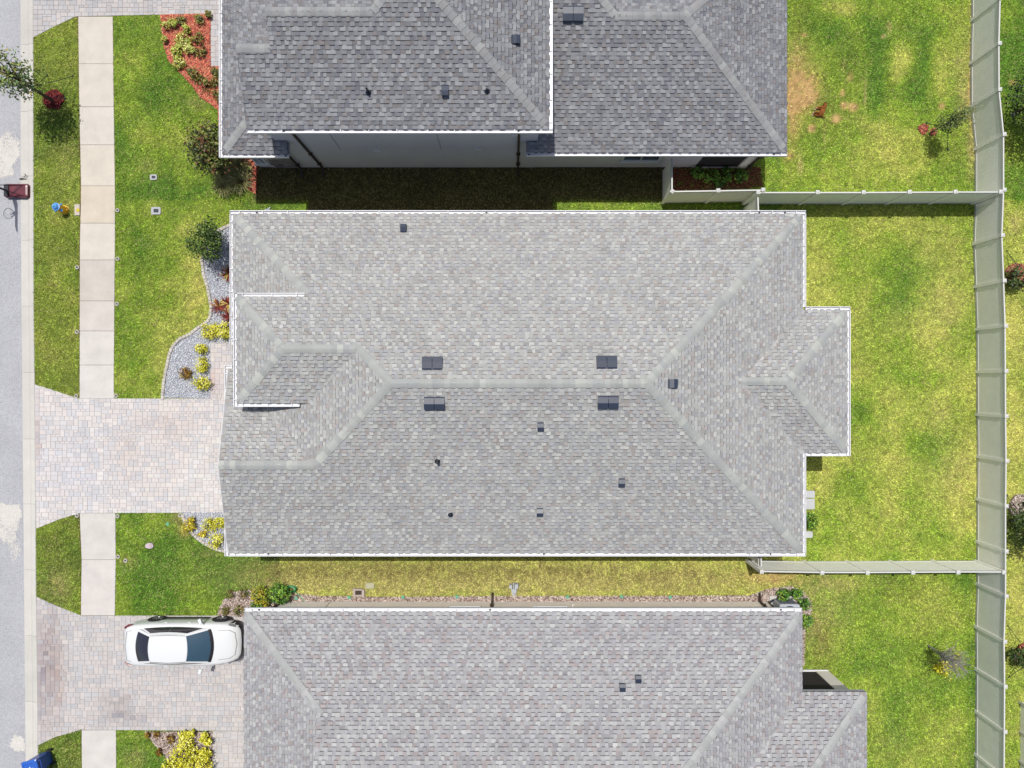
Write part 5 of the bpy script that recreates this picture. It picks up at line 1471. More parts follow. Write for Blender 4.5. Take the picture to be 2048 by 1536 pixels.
# ------------------------------------------------------------------ white car
M['car_paint'] = mat('white_car_paint', (0.60, 0.615, 0.62), 0.28, spec=0.5, coat=0.6)
M['car_glass'] = mat('tinted_glass', A(52, 50, 62), 0.05, spec=0.8, coat=0.5)
M['car_screen'] = mat('windscreen_glass', A(66, 96, 116), 0.06, spec=0.8, coat=0.5)
M['car_black'] = mat('black_trim', A(46, 44, 50), 0.45)
M['tyre'] = mat('tyre_rubber', A(52, 52, 54), 0.85)
M['alloy'] = mat('alloy_rim', A(170, 172, 176), 0.35, metal=0.6)
M['red_lens'] = mat('red_lens', A(130, 26, 40), 0.2, spec=0.6)
M['lamp'] = mat('headlamp', A(150, 152, 158), 0.15, spec=0.7)
CX, CY = -16.42, -11.03
car = empty('car', (CX + 2.43, CY, 0), 'white saloon car parked nose in on the paved driveway', 'car')
def W3(x, y, z): return (CX + x, CY + y, z)
stn = [  # x, half width, shoulder z, crown, sill z
    (0.00, 0.56, 0.80, 0.02, 0.42), (0.05, 0.68, 0.93, 0.04, 0.30), (0.16, 0.79, 1.02, 0.05, 0.24), (0.40, 0.865, 1.06, 0.06, 0.20), (0.75, 0.90, 1.06, 0.06, 0.20), (1.25, 0.92, 1.03, 0.05, 0.19),
    (2.0, 0.92, 1.00, 0.05, 0.19), (2.9, 0.92, 0.98, 0.05, 0.19), (3.55, 0.915, 0.97, 0.06, 0.19), (3.95, 0.90, 0.93, 0.07, 0.19), (4.30, 0.865, 0.86, 0.07, 0.20), (4.55, 0.80, 0.79, 0.06, 0.21), (4.72, 0.71, 0.71, 0.05, 0.22), (4.82, 0.58, 0.62, 0.03, 0.26), (4.86, 0.44, 0.54, 0.02, 0.32)]
def ring_at(x, hw, zs, cr, zl):
    half_ = [(hw * 0.88, zl), (hw * 0.985, zl + 0.08), (hw, zl + (zs - zl) * 0.45), (hw * 0.985, zl + (zs - zl) * 0.75), (hw * 0.955, zs - 0.05), (hw * 0.90, zs - 0.005), (hw * 0.80, zs + cr * 0.35), (hw * 0.45, zs + cr * 0.85), (0, zs + cr)]
    return [W3(x, y, z) for y, z in half_] + [W3(x, -y, z) for y, z in half_[::-1][1:]]
rings = [ring_at(*s_) for s_ in stn]
m_ = MB(); m_.grid(rings)
m_.F = [f[::-1] for f in m_.F]
nr_ = len(rings[0])
m_.add(rings[0], [tuple(range(nr_))]); m_.add(rings[-1], [tuple(range(nr_ - 1, -1, -1))])
m_.build('body', M['car_paint'], car, smooth=True)
# greenhouse: bottom outline to roof outline
def cab(u, v):
    """u 0..1 rear to front, v -1..1 across; roof sheet and pillars come from lerps"""
    return None
bot = dict(xr=0.56, xf=3.80, w=0.80, z=1.03)
rof = dict(xr=1.32, xf=2.86, w=0.575, z=1.40)
def end_patch(front, n=7, k=9, s0=0.0, s1=1.0, wf=1.0, off=0.0):
    rows = []
    for i in range(n):
        t = s0 + (s1 - s0) * i / (n - 1)
        row = []
        for j in range(k):
            f = (-1 + 2 * j / (k - 1)) * wf
            xb = (bot['xf'] - 0.16 * f * f) if front else (bot['xr'] + 0.14 * f * f)
            xr = (rof['xf'] - 0.08 * f * f) if front else (rof['xr'] + 0.06 * f * f)
            zb = bot['z'] - (0.02 if front else -0.05) + 0.03 * (1 - f * f); zt = rof['z'] + 0.035 * (1 - f * f)
            yb, yt = bot['w'] * 0.93 * f, rof['w'] * f
            bul = math.sin(math.pi * t) * 0.045 * (1 - f * f)
            row.append(W3(xb + (xr - xb) * t + (bul if front else -bul) * 0.6 + (off if front else -off) * 0.6, yb + (yt - yb) * t, zb + (zt - zb) * t + bul * 0.5 + off))
        rows.append(row)
    return rows if front else [r[::-1] for r in rows]
def side_patch(sg, n=5, k=14, t0=0.0, t1=1.0, u0=0.0, u1=1.0, off=0.0, taper=0.0):
    rows = []
    for i in range(n):
        t = t0 + (t1 - t0) * i / (n - 1)
        row = []
        for j in range(k):
            u = u0 + taper * 0.5 * t + (u1 - u0 - taper * t) * j / (k - 1)
            xb = bot['xr'] + 0.14 + (bot['xf'] - 0.16 - bot['xr'] - 0.14) * u; xt = rof['xr'] + 0.06 + (rof['xf'] - 0.08 - rof['xr'] - 0.06) * u
            ww = bot['w'] * (0.93 + 0.07 * math.sin(math.pi * min(max(u, 0), 1))); wt = rof['w'] + 0.03 * math.sin(math.pi * u)
            y = ww + (wt - ww) * t + 0.03 * math.sin(math.pi * min(max(t, 0), 1)) * math.sin(math.pi * min(max(u, 0), 1)) + off
            row.append(W3(xb + (xt - xb) * t, sg * y, bot['z'] - 0.01 + (rof['z'] - bot['z'] + 0.01) * t + off * 0.4))
        rows.append(row)
    return rows if sg < 0 else [r[::-1] for r in rows]
m_ = MB()
m_.grid(end_patch(True)); m_.grid(end_patch(False)); m_.grid(side_patch(1)); m_.grid(side_patch(-1))
rows = []
for i in range(9):
    t = i / 8
    row = []
    for j in range(9):
        f = -1 + 2 * j / 8
        xr = rof['xr'] + 0.06 * f * f; xf = rof['xf'] - 0.08 * f * f
        wv = rof['w'] + 0.03 * math.sin(math.pi * t)
        row.append(W3(xr + (xf - xr) * t, wv * f, rof['z'] + 0.035 * (1 - f * f) + 0.025 * math.sin(math.pi * t)))
    rows.append(row)
m_.grid([r[::-1] for r in rows])
m_.build('cabin', M['car_paint'], car, smooth=True)
q = MB(); q.grid(end_patch(True, s0=0.06, s1=0.95, wf=0.90, off=0.008)); q.build('windscreen', M['car_screen'], car, smooth=True)
q = MB(); q.grid(end_patch(True, s0=-0.05, s1=0.07, wf=0.93, off=0.014)); q.build('cowl', M['car_black'], car)
q = MB(); q.grid(end_patch(False, s0=0.08, s1=0.94, wf=0.86, off=0.008)); q.build('rear_window', M['car_glass'], car, smooth=True)
for sg in (1, -1):
    for (u0, u1) in ((0.05, 0.487), (0.492, 0.95)):
        q = MB(); q.grid(side_patch(sg, t0=0.10, t1=0.80, u0=u0, u1=u1, off=0.008)); q.build('side_window', M['car_glass'], car, smooth=True)
    q = MB(); q.tube([W3(1.36, sg * 0.545, 1.425), W3(2.1, sg * 0.575, 1.448), W3(2.82, sg * 0.545, 1.428)], 0.009, 5); q.build('roof_rail', M['car_black'], car)
    q = MB()
    q.tube([W3(3.38, sg * 0.90, 1.02), W3(3.34, sg * 0.99, 1.05)], [0.03, 0.03], 6)
    q.box(W3(3.30, sg * 1.05, 1.07), (0.12, 0.20, 0.13), sg * 0.35)
    q.build('mirror', M['car_paint'], car)
    q = MB(); q.grid([[W3(4.40, sg * 0.865, 0.78), W3(4.62, sg * 0.775, 0.70)], [W3(4.40, sg * 0.80, 0.855), W3(4.66, sg * 0.70, 0.775)]] if sg > 0 else [[W3(4.40, sg * 0.80, 0.855), W3(4.66, sg * 0.70, 0.775)], [W3(4.40, sg * 0.865, 0.78), W3(4.62, sg * 0.775, 0.70)]]); q.F = [f[::-1] for f in q.F]
    q.V = [(v[0], v[1], v[2] + 0.012) for v in q.V]
    q.build('headlight', M['lamp'], car)
    q = MB(); q.tube([W3(0.06, sg * 0.72, 0.93), W3(0.22, sg * 0.835, 0.955), W3(0.40, sg * 0.872, 0.965)], [0.05, 0.045, 0.02], 6); q.build('tail_light', M['red_lens'], car)
    for dx_ in (1.75, 2.75):
        q = MB(); q.box(W3(dx_, sg * 0.925, 0.86), (0.15, 0.02, 0.022)); q.build('door_handle', M['car_paint'], car)
    q = MB(); q.box(W3(2.3, sg * 0.905, 0.21), (2.0, 0.05, 0.09)); q.build('sill_trim', M['car_black'], car)
    for wx in (1.13, 3.89):
        hub = W3(wx, sg * 0.86, 0.335)
        def disc(prof, n=20):
            o_ = MB(); o_.lathe(prof, (0, 0, 0), n)
            R_ = Matrix.Rotation(math.pi / 2 * -sg, 3, 'X')
            o_.V = [tuple(R_ @ Vector(v) + Vector(hub)) for v in o_.V]
            return o_
        ar_ = disc([(0.385, -0.06), (0.385, 0.058), (0.30, 0.060), (0.30, -0.06)], 24); ar_.build('wheel_arch', M['car_black'], car)
        ty = disc([(0.22, -0.12), (0.33, -0.12), (0.335, -0.02), (0.335, 0.06), (0.315, 0.085), (0.235, 0.088), (0.22, 0.06)], 24).build('wheel', M['tyre'], car)
        rm_ = disc([(0.225, 0.03), (0.225, 0.075), (0.20, 0.07), (0.19, 0.04), (0.06, 0.045), (0.05, 0.075), (0.0, 0.08)], 20)
        for kk in range(5):
            a = 2 * math.pi * kk / 5
            rm_.box((hub[0] + 0.125 * math.cos(a), hub[1] + sg * 0.07, hub[2] + 0.125 * math.sin(a)), (0.17, 0.02, 0.035), 0, None, Matrix.Rotation(-a, 3, 'Y'))
        rm_.build('rim', M['alloy'], ty)
fxo = lambda y: float(np.interp(abs(y), [0, 0.44, 0.58, 0.71, 0.80, 0.865], [4.875, 4.86, 4.82, 4.72, 4.55, 4.32]))
q = MB(); q.grid([[W3(fxo(y) - 0.015, y, 0.585 + 0.05 * abs(y)), W3(fxo(y) + 0.022, y, 0.52), W3(fxo(y) + 0.028, y, 0.40), W3(fxo(y) + 0.02, y, 0.27)] for y in np.linspace(0.84, -0.84, 21)]); q.build('grille', M['car_black'], car)
q = MB(); q.grid([[W3(fxo(y) + 0.03, y, 0.245), W3(fxo(y) + 0.03, y, 0.20)] for y in np.linspace(0.7, -0.7, 11)]); q.build('bumper_lip', M['car_paint'], car)
q = MB(); q.tube([W3(4.02, 0.62, 0.985), W3(4.45, 0.60, 0.885), W3(4.66, 0.46, 0.815), W3(4.73, 0.0, 0.80), W3(4.66, -0.46, 0.815), W3(4.45, -0.60, 0.885), W3(4.02, -0.62, 0.985)], 0.007, 4); q.build('bonnet_seam', M['car_black'], car)
q = MB(); q.tube([W3(0.42, 0.66, 1.105), W3(0.20, 0.60, 1.075), W3(0.14, 0, 1.085), W3(0.20, -0.60, 1.075), W3(0.42, -0.66, 1.105)], 0.006, 4); q.build('boot_seam', M['car_black'], car)
for s_ in (0.35, -0.25):
    q = MB(); q.tube([W3(3.74, s_, 1.075), W3(3.66, s_ - 0.35, 1.105)], 0.009, 4); q.build('wiper', M['car_black'], car)

# ------------------------------------------------------------------ basketball hoop
M['hoop_base'] = mat('maroon_plastic', A(120, 52, 66), 0.3, noise=(5, 0.35), spec=0.5)
M['black_metal'] = mat('black_metal', A(48, 50, 60), 0.5)
M['board'] = mat('hoop_board', A(190, 200, 206), 0.3)
M['orange'] = mat('rim_orange', A(206, 84, 40), 0.5)
M['net'] = mat('net_cord', A(225, 225, 225), 0.8)
hx, hy = XY(37, 383)
hoop = empty('basketball_hoop', (hx, hy, 0), 'portable basketball hoop with maroon base standing on the kerb', 'basketball hoop')
zb = 0.03
m_ = MB()
def rrect(cx, cy, sx, sy, r_, n=5):
    out = []
    for (qx, qy, a0) in ((1, 1, 0), (-1, 1, 90), (-1, -1, 180), (1, -1, 270)):
        for k in range(n):
            a = math.radians(a0 + 90 * k / (n - 1))
            out.append((cx + qx * (sx / 2 - r_) + r_ * math.cos(a), cy + qy * (sy / 2 - r_) + r_ * math.sin(a)))
    return out
lay = [(1.04, 0.60, 0.10, 0.0), (1.06, 0.62, 0.10, 0.05), (1.0, 0.57, 0.10, 0.13), (0.86, 0.44, 0.08, 0.155), (0.82, 0.40, 0.08, 0.13)]
L_ = [[(p[0], p[1], zb + z) for p in rrect(hx, hy, sx, sy, r_)] for sx, sy, r_, z in lay]
n_ = len(L_[0])
for i in range(len(L_) - 1):
    m_.add(L_[i] + L_[i + 1], [(k, (k + 1) % n_, n_ + (k + 1) % n_, n_ + k) for k in range(n_)])
m_.add(L_[-1], [tuple(range(n_))]); m_.add(L_[0], [tuple(range(n_ - 1, -1, -1))])
m_.build('base', M['hoop_base'], hoop)
q = MB(); q.bx(hx - 0.50, hx - 0.30, hy - 0.26, hy + 0.26, zb + 0.10, zb + 0.175); q.build('base_bracket', M['black_metal'], hoop)
pxh, pyh = hx - 0.36, hy - 0.02
q = MB(); q.tube([(pxh, pyh, 0.1), (pxh, pyh, 1.4), (pxh - 0.02, pyh, 3.0)], 0.045, 10); q.build('pole', M['black_metal'], hoop)
q = MB(); q.tube([(hx + 0.25, hy + 0.22, 0.17), (pxh, pyh + 0.03, 1.0)], 0.018, 6); q.tube([(hx + 0.25, hy - 0.22, 0.17), (pxh, pyh - 0.03, 1.0)], 0.018, 6); q.build('brace', M['black_metal'], hoop)
q = MB(); q.tube([(pxh, pyh, 2.55), (pxh - 0.30, pyh, 3.15)], 0.025, 6); q.tube([(pxh, pyh, 2.95), (pxh - 0.30, pyh, 3.45)], 0.025, 6); q.build('arm', M['black_metal'], hoop)
bxh = XY(17, 383)[0]
q = MB(); q.bx(bxh - 0.02, bxh + 0.02, hy - 0.58, hy + 0.58, 2.95, 3.70); bd = q.build('backboard', M['board'], hoop)
q = MB()
for (y0, y1, z0_, z1_) in ((-0.60, 0.60, 2.93, 2.97), (-0.60, 0.60, 3.68, 3.72), (-0.60, -0.56, 2.97, 3.68), (0.56, 0.60, 2.97, 3.68)):
    q.bx(bxh - 0.025, bxh + 0.025, hy + y0, hy + y1, z0_, z1_)
q.build('frame', M['black_metal'], bd)
rx_ = XY(2.6, 383)[0]
q = MB(); q.tube([(rx_ + 0.228 * math.cos(t), hy + 0.228 * math.sin(t), 3.05) for t in np.linspace(0, 2 * math.pi, 25)], 0.011, 6); q.bx(bxh - 0.12, bxh - 0.02, hy - 0.06, hy + 0.06, 3.02, 3.06); rim_ = q.build('rim', M['orange'], hoop)
q = MB()
for k in range(12):
    for dk in (1, -1):
        a = 2 * math.pi * k / 12; a2 = a + dk * math.pi / 6; a3 = a + dk * math.pi / 3
        q.tube([(rx_ + 0.225 * math.cos(a), hy + 0.225 * math.sin(a), 3.04), (rx_ + 0.16 * math.cos(a2), hy + 0.16 * math.sin(a2), 2.85), (rx_ + 0.13 * math.cos(a3), hy + 0.13 * math.sin(a3), 2.65)], 0.003, 3, caps=False)
q.build('net', M['net'], rim_)

# ------------------------------------------------------------------ fire hydrant
M['hyd_y'] = mat('yellow_enamel', (0.75, 0.42, 0.012), 0.4, noise=(9, 0.08), spec=0.5)
M['hyd_b'] = mat('blue_enamel', (0.09, 0.30, 0.68), 0.4, noise=(9, 0.08), spec=0.5)
fx, fy = XY(130, 420.5)
hyd = empty('fire_hydrant', (fx, fy, 0), 'yellow fire hydrant with bright blue bonnet on the verge', 'fire hydrant')
q = MB(); q.lathe([(0.17, -0.02), (0.20, 0.0), (0.20, 0.04), (0.17, 0.05), (0.165, 0.12), (0.19, 0.125), (0.19, 0.16), (0.165, 0.17), (0.155, 0.52), (0.165, 0.54), (0.165, 0.58), (0.14, 0.585)], (fx, fy, 0), 20)
bdy = q.build('barrel', M['hyd_y'], hyd, smooth=False)
q = MB(); q.lathe([(0.155, 0.586), (0.165, 0.60), (0.165, 0.63), (0.13, 0.64), (0.125, 0.69), (0.09, 0.75), (0.04, 0.78), (0.035, 0.83), (0.0, 0.835)], (fx, fy, 0), 20); q.build('bonnet', M['hyd_b'], hyd)
for (dx_, dy_, rr) in ((0.11, 0.13, 0.05), (-0.11, -0.13, 0.05), (0.13, -0.11, 0.065)):
    n_ = math.hypot(dx_, dy_); ux_, uy_ = dx_ / n_, dy_ / n_
    q = MB(); q.tube([(fx + ux_ * 0.09, fy + uy_ * 0.09, 0.45), (fx + ux_ * 0.19, fy + uy_ * 0.19, 0.45)], rr, 10); q.tube([(fx + ux_ * 0.19, fy + uy_ * 0.19, 0.45), (fx + ux_ * 0.225, fy + uy_ * 0.225, 0.45)], rr * 0.5, 6)
    q.build('nozzle_cap', M['hyd_b'], hyd)

# ------------------------------------------------------------------ wheeled bin
M['bin'] = mat('blue_plastic', (0.02, 0.06, 0.30), 0.35, noise=(6, 0.12), spec=0.5)
M['bin_lid'] = mat('blue_lid_plastic', (0.025, 0.10, 0.42), 0.3, noise=(6, 0.1), spec=0.5)
nx_, ny_ = XY(95, 1513)
wb = empty('wheeled_bin', (nx_, ny_, 0), 'blue wheeled recycling bin on the verge beside the kerb', 'bin')
ba = math.radians(14)
def BR(x, y, z):
    return (nx_ + x * math.cos(ba) - y * math.sin(ba), ny_ + x * math.sin(ba) + y * math.cos(ba), z)
q = MB()
lay = [(0.44, 0.46, 0.05), (0.46, 0.50, 0.08), (0.58, 0.68, 1.0), (0.63, 0.73, 1.0), (0.63, 0.73, 1.04)]
L_ = [[BR(p[0], p[1], z) for p in rrect(0, 0, sx, sy, 0.05, 4)] for sx, sy, z in lay]
n_ = len(L_[0])
for i in range(len(L_) - 1):
    q.add(L_[i] + L_[i + 1], [(k, (k + 1) % n_, n_ + (k + 1) % n_, n_ + k) for k in range(n_)])
q.add(L_[0], [tuple(range(n_ - 1, -1, -1))])
q.build('bin_body', M['bin'], wb)
q = MB()
lay = [(0.66, 0.78, 1.041), (0.67, 0.79, 1.07), (0.60, 0.70, 1.10), (0.50, 0.58, 1.105), (0.46, 0.52, 1.08)]
L_ = [[BR(p[0] - 0.01, p[1], z) for p in rrect(0, 0, sx, sy, 0.06, 4)] for sx, sy, z in lay]
for i in range(len(L_) - 1):
    q.add(L_[i] + L_[i + 1], [(k, (k + 1) % n_, n_ + (k + 1) % n_, n_ + k) for k in range(n_)])
q.add(L_[-1], [tuple(range(n_))])
ld = q.build('lid', M['bin_lid'], wb)
# three chasing arrows moulded on the lid
q = MB()
for k in range(3):
    a = k * 2.094 + 0.5
    c_, s__ = math.cos(a), math.sin(a)
    rot = lambda x, y: BR(x * c_ - y * s__, x * s__ + y * c_, 1.083)
    pts = [(-0.07, 0.085), (0.03, 0.085), (0.03, 0.068), (0.075, 0.10), (0.03, 0.135), (0.03, 0.115), (-0.07, 0.115)]
    q.add([rot(*p) for p in pts] , [tuple(range(7))[::-1]])
q.build('moulded_mark', M['white'], ld)
q = MB(); q.tube([BR(0.33, -0.30, 1.0), BR(0.42, -0.28, 1.0), BR(0.42, 0.28, 1.0), BR(0.33, 0.30, 1.0)], 0.016, 6); q.build('handle', M['bin'], wb)
for s_ in (-1, 1):
    q = MB(); q.tube([BR(0.24, s_ * 0.27, 0.12), BR(0.24, s_ * 0.33, 0.12)], 0.12, 14); q.build('wheel', M['tyre'], wb)

# ------------------------------------------------------------------ dog lying on the lawn
M['fur'] = mat('brown_fur', A(158, 98, 54), 0.95, noise=(9, 0.35), noise2=(60, 0.2), spec=0.1)
M['fur_dark'] = mat('dark_fur', A(96, 62, 44), 0.95, noise=(30, 0.3), spec=0.1)
M['fur_pale'] = mat('pale_fur', A(226, 206, 190), 0.95, spec=0.1)
dxg, dyg = XY(1640, 223)
dog = empty('dog', (dxg, dyg, 0), 'brown dog lying on its side on the patchy back lawn', 'dog')
sk_v = [(-0.02, -0.14, 0.13), (0.06, -0.02, 0.14), (0.13, 0.10, 0.14), (0.17, 0.20, 0.14), (0.15, 0.28, 0.13), (0.08, 0.30, 0.11),   # rump .. muzzle
        (-0.12, -0.21, 0.08), (-0.25, -0.17, 0.06), (-0.38, -0.19, 0.04), (-0.11, -0.12, 0.16), (-0.22, -0.06, 0.10), (-0.33, -0.09, 0.05),
        (0.02, 0.09, 0.08), (-0.13, 0.10, 0.05), (-0.26, 0.06, 0.04), (0.04, 0.13, 0.15), (-0.09, 0.15, 0.12), (-0.20, 0.13, 0.07), (0.04, -0.23, 0.10), (0.14, -0.28, 0.05), (0.22, -0.27, 0.03)]
sk_e = [(0, 1), (1, 2), (2, 3), (3, 4), (4, 5), (0, 6), (6, 7), (7, 8), (0, 9), (9, 10), (10, 11), (2, 12), (12, 13), (13, 14), (2, 15), (15, 16), (16, 17), (0, 18), (18, 19), (19, 20)]
sk_r = [0.115, 0.115, 0.13, 0.075, 0.08, 0.042, 0.07, 0.035, 0.024, 0.07, 0.035, 0.024, 0.055, 0.03, 0.024, 0.055, 0.03, 0.024, 0.03, 0.02, 0.012]
me = bpy.data.meshes.new('dog_body')
me.from_pydata([(v[0] + dxg, v[1] + dyg, v[2] + 0.01) for v in sk_v], sk_e, [])
body = mesh_obj('body', me, M['fur'], dog)
mod = body.modifiers.new('skin', 'SKIN')
for i, rr in enumerate(sk_r):
    me.skin_vertices[0].data[i].radius = (rr, rr)
me.skin_vertices[0].data[0].use_root = True
body.modifiers.new('smooth', 'SUBSURF').levels = 2
body.modifiers['smooth'].render_levels = 2
for (vx, vy, vz) in ((0.20, 0.285, 0.19), (0.14, 0.31, 0.20)):
    q = MB(); q.add([(dxg + vx - 0.03, dyg + vy - 0.02, vz), (dxg + vx + 0.03, dyg + vy - 0.02, vz + 0.01), (dxg + vx + 0.035, dyg + vy + 0.045, vz - 0.03), (dxg + vx - 0.01, dyg + vy + 0.05, vz - 0.03)], [(0, 1, 2, 3)]); q.build('ear', M['fur_dark'], dog)
for (vx, vy, vz) in ((-0.37, -0.19, 0.045), (-0.32, -0.09, 0.055), (-0.255, 0.06, 0.045), (-0.195, 0.13, 0.075)):
    q = MB(); q.tube([(dxg + vx + 0.035, dyg + vy, vz + 0.012), (dxg + vx - 0.02, dyg + vy, vz + 0.005)], [0.03, 0.026], 8); q.build('paw', M['fur_pale'], dog)
q = MB(); q.tube([(dxg + 0.02, dyg + 0.305, 0.115), (dxg + 0.045, dyg + 0.30, 0.12)], [0.014, 0.018], 6); q.build('nose', M['car_black'], dog)

# ------------------------------------------------------------------ small yard things
M['pvc'] = mat('sprinkler_ring', A(226, 222, 214), 0.8)
M['green_plastic'] = mat('green_plastic', A(120, 196, 160), 0.5)
M['hose'] = mat('green_hose', A(70, 176, 110), 0.45, spec=0.4)
M['ac'] = mat('grey_painted_steel', A(206, 212, 220), 0.45, noise=(5, 0.05))
M['yellow_disc'] = mat('yellow_paint', A(236, 214, 70), 0.7)
def ring_thing(px, py, label='white sprinkler ring set in the turf beside the footpath', r0=0.085, r1=0.05, h=0.045):
    x, y = XY(px, py)
    root = empty('sprinkler_ring', (x, y, 0), label, 'sprinkler', 'sprinkler rings beside the footpath')
    q = MB(); q.lathe([(r1, 0.0), (r0, 0.0), (r0, h), (r0 - 0.01, h + 0.008), (r1 + 0.008, h + 0.008), (r1, h), (r1, 0.012)], (x, y, 0.01), 18); q.build('collar', M['pvc'], root)
    q = MB(); q.lathe([(0.03, 0.0), (0.03, 0.03), (0.012, 0.034), (0.0, 0.034)], (x, y, 0.012), 10); q.build('nozzle', M['car_black'], root)
for (px, py) in [(236, 421), (236, 518), (155.5, 535), (235, 608), (155, 664), (153.5, 792), (233, 791.5), (155, 1031), (236, 1032), (237, 1113)]:
    ring_thing(px, py)
ring_thing(361, 1030, 'white sprinkler ring at the tip of the small gravel bed')
ring_thing(252, 1121, 'white sprinkler ring alone on a worn lawn patch')
ring_thing(1518, 1188, 'white sprinkler ring lying on mulch beside the cream wall', 0.10, 0.06)
# meter boxes
M['lid_grey'] = mat('meter_collar', A(206, 208, 212), 0.9, noise=(14, 0.08))
for i, (px, py, w_, h_, lb) in enumerate([(308, 355, 14, 11, 'smaller concrete meter box lid in the lawn near the dark tree'), (313, 422, 19, 15, 'larger concrete meter box lid in the lawn opposite the hydrant')]):
    x, y = XY(px, py); k_ = CAM_H / FPX
    root = empty('meter_box', (x, y, 0), lb, 'meter box')
    q = MB(); q.prism(rrect(x, y, w_ * k_, h_ * k_, 0.06, 4), -0.03, 0.06); q.build('collar', M['lid_grey'], root)
    q = MB(); q.prism(rrect(x + 0.01, y, w_ * k_ * 0.5, h_ * k_ * 0.46, 0.02, 3), 0.0605, 0.072); q.build('lid', M['vent_dark'], root)
x, y = XY(156.5, 420)
root = empty('valve_pad', (x, y, 0), 'square concrete pad with a yellow valve cover beside the footpath', 'valve cover')
q = MB(); q.bx(x - 0.13, x + 0.09, y - 0.24, y + 0.24, -0.03, 0.055, A(228, 218, 204)); q.build('pad', M['concrete'], root)
q = MB(); q.lathe([(0.08, 0.0), (0.08, 0.012), (0.06, 0.016), (0.0, 0.016)], (x + 0.02, y - 0.02, 0.0555), 16); q.build('cover', M['yellow_disc'], root)
# irrigation caps in the mulch strip
cm_ = MB(); cm_.lathe([(0.075, 0.0), (0.075, 0.05), (0.062, 0.058), (0.02, 0.058), (0.018, 0.064), (0.0, 0.064)], (0, 0, 0), 14); CAPM = cm_.mesh('irrigation_cap'); CAPM.materials.append(M['green_plastic'])
for (px, py) in [(593, 1196), (699, 1194.5), (806, 1194), (914, 1193), (1135, 1193.5), (1243, 1192.5), (1340, 1194)]:
    o = bpy.data.objects.new('irrigation_cap', CAPM); link(o); o.location = G(px, py, 0.012)
    tag(o, 'pale green irrigation cap in the mulch strip along the cream wall', 'irrigation cap', 'irrigation caps along the wall')
o = bpy.data.objects.new('irrigation_cap', CAPM); link(o); o.location = G(336, 1048, 0.0); tag(o, 'pale green irrigation cap in the lawn near the small gravel bed', 'irrigation cap')
# pale stone on the lawn
q = MB(); rs = np.random.RandomState(5)
sx0, sy0 = XY(300, 1091)
for (rr, zz_) in ((0, 0),):
    q.prism([(sx0 + 0.20 * math.cos(t) * rs.uniform(0.85, 1.1), sy0 + 0.13 * math.sin(t) * rs.uniform(0.85, 1.1)) for t in np.linspace(0, 6.28, 12)[:-1]], -0.02, 0.075)
    q.prism([(sx0 + 0.14 * math.cos(t) * rs.uniform(0.85, 1.1), sy0 + 0.09 * math.sin(t) * rs.uniform(0.85, 1.1)) for t in np.linspace(0, 6.28, 12)[:-1]], 0.075, 0.095)
M['pink_stone'] = mat('pink_stone', A(226, 206, 214), 0.9, noise=(8, 0.15))
tag(q.build('lawn_stone', M['pink_stone']), 'flat pale pink stone lying on the lower front lawn', 'stone')
# coiled hose
hx0, hy0 = XY(582, 1176)
hs = empty('garden_hose', (hx0, hy0, 0), 'green garden hose coiled beside the leafy shrub', 'hose')
pts = []
rs = np.random.RandomState(8)
for k in range(150):
    t = k / 14 * 2 * math.pi / 1.0 * 0.55
    pts.append((hx0 + (0.24 + 0.03 * math.sin(k * 0.7)) * math.cos(t), hy0 + (0.11 + 0.02 * math.sin(k * 1.1)) * math.sin(t), 0.04 + 0.22 * (k / 150)))
q = MB(); q.tube(pts, 0.021, 6); q.build('coil', M['hose'], hs)
q = MB(); q.tube([(hx0 + 0.1, hy0 - 0.1, 0.05)] + [G(*p, 0.045) for p in ((594, 1187), (601, 1194), (609, 1201), (604, 1206))], 0.016, 6); q.build('tail', M['hose'], hs)
# utility boxes on the side lawn
bx0, by0 = XY(719, 1184)
ub = empty('block_box', (bx0, by0, 0), 'small block box half open on the dry side lawn', 'utility box')
for (a0, a1, b0, b1) in ((-0.26, -0.16, -0.16, 0.18), (0.12, 0.24, -0.20, 0.14), (-0.159, 0.119, -0.16, -0.09), (-0.159, 0.119, 0.10, 0.17)):
    q = MB(); q.bx(bx0 + a0, bx0 + a1, by0 + b0, by0 + b1, -0.02, 0.13, A(206, 190, 182)); q.build('block', M['concrete'], ub)
q = MB(); q.box((bx0 - 0.02, by0 + 0.0, 0.08), (0.26, 0.17, 0.02), 0.2); q.build('lid', M['brown'], ub)
q = MB(); q.prism(rrect(*XY(740, 1171), 0.38, 0.24, 0.06, 4), -0.02, 0.05, A(208, 206, 176)); tag(q.build('paving_pad', M['concrete']), 'square faded pad on the dry side lawn by the block box', 'pad')
vx0, vy0 = XY(1028, 1176)
vb = empty('meter_valve', (vx0, vy0, 0), 'cluster of grey pipes and boxes standing in the side lawn', 'utility meter')
for (px, py, sx_, sy_, h_, nm) in ((1021.5, 1170, 6, 7, 0.30, 'meter'), (1033, 1169, 7, 9, 0.34, 'meter'), (1028, 1179, 10, 8, 0.22, 'valve_body'), (1028, 1187, 7, 6, 0.14, 'pipe_foot')):
    x, y = XY(px, py); k_ = CAM_H / FPX
    q = MB(); q.box((x, y, h_ / 2), (sx_ * k_, sy_ * k_, h_)); q.box((x, y, h_ + 0.012), (sx_ * k_ * 0.8, sy_ * k_ * 0.8, 0.022)); q.build(nm, M['ac'], vb)
q = MB(); q.tube([G(1027.5, 1165, 0.2), G(1027.5, 1190, 0.2)], 0.028, 8); q.build('pipe', M['ac'], vb)
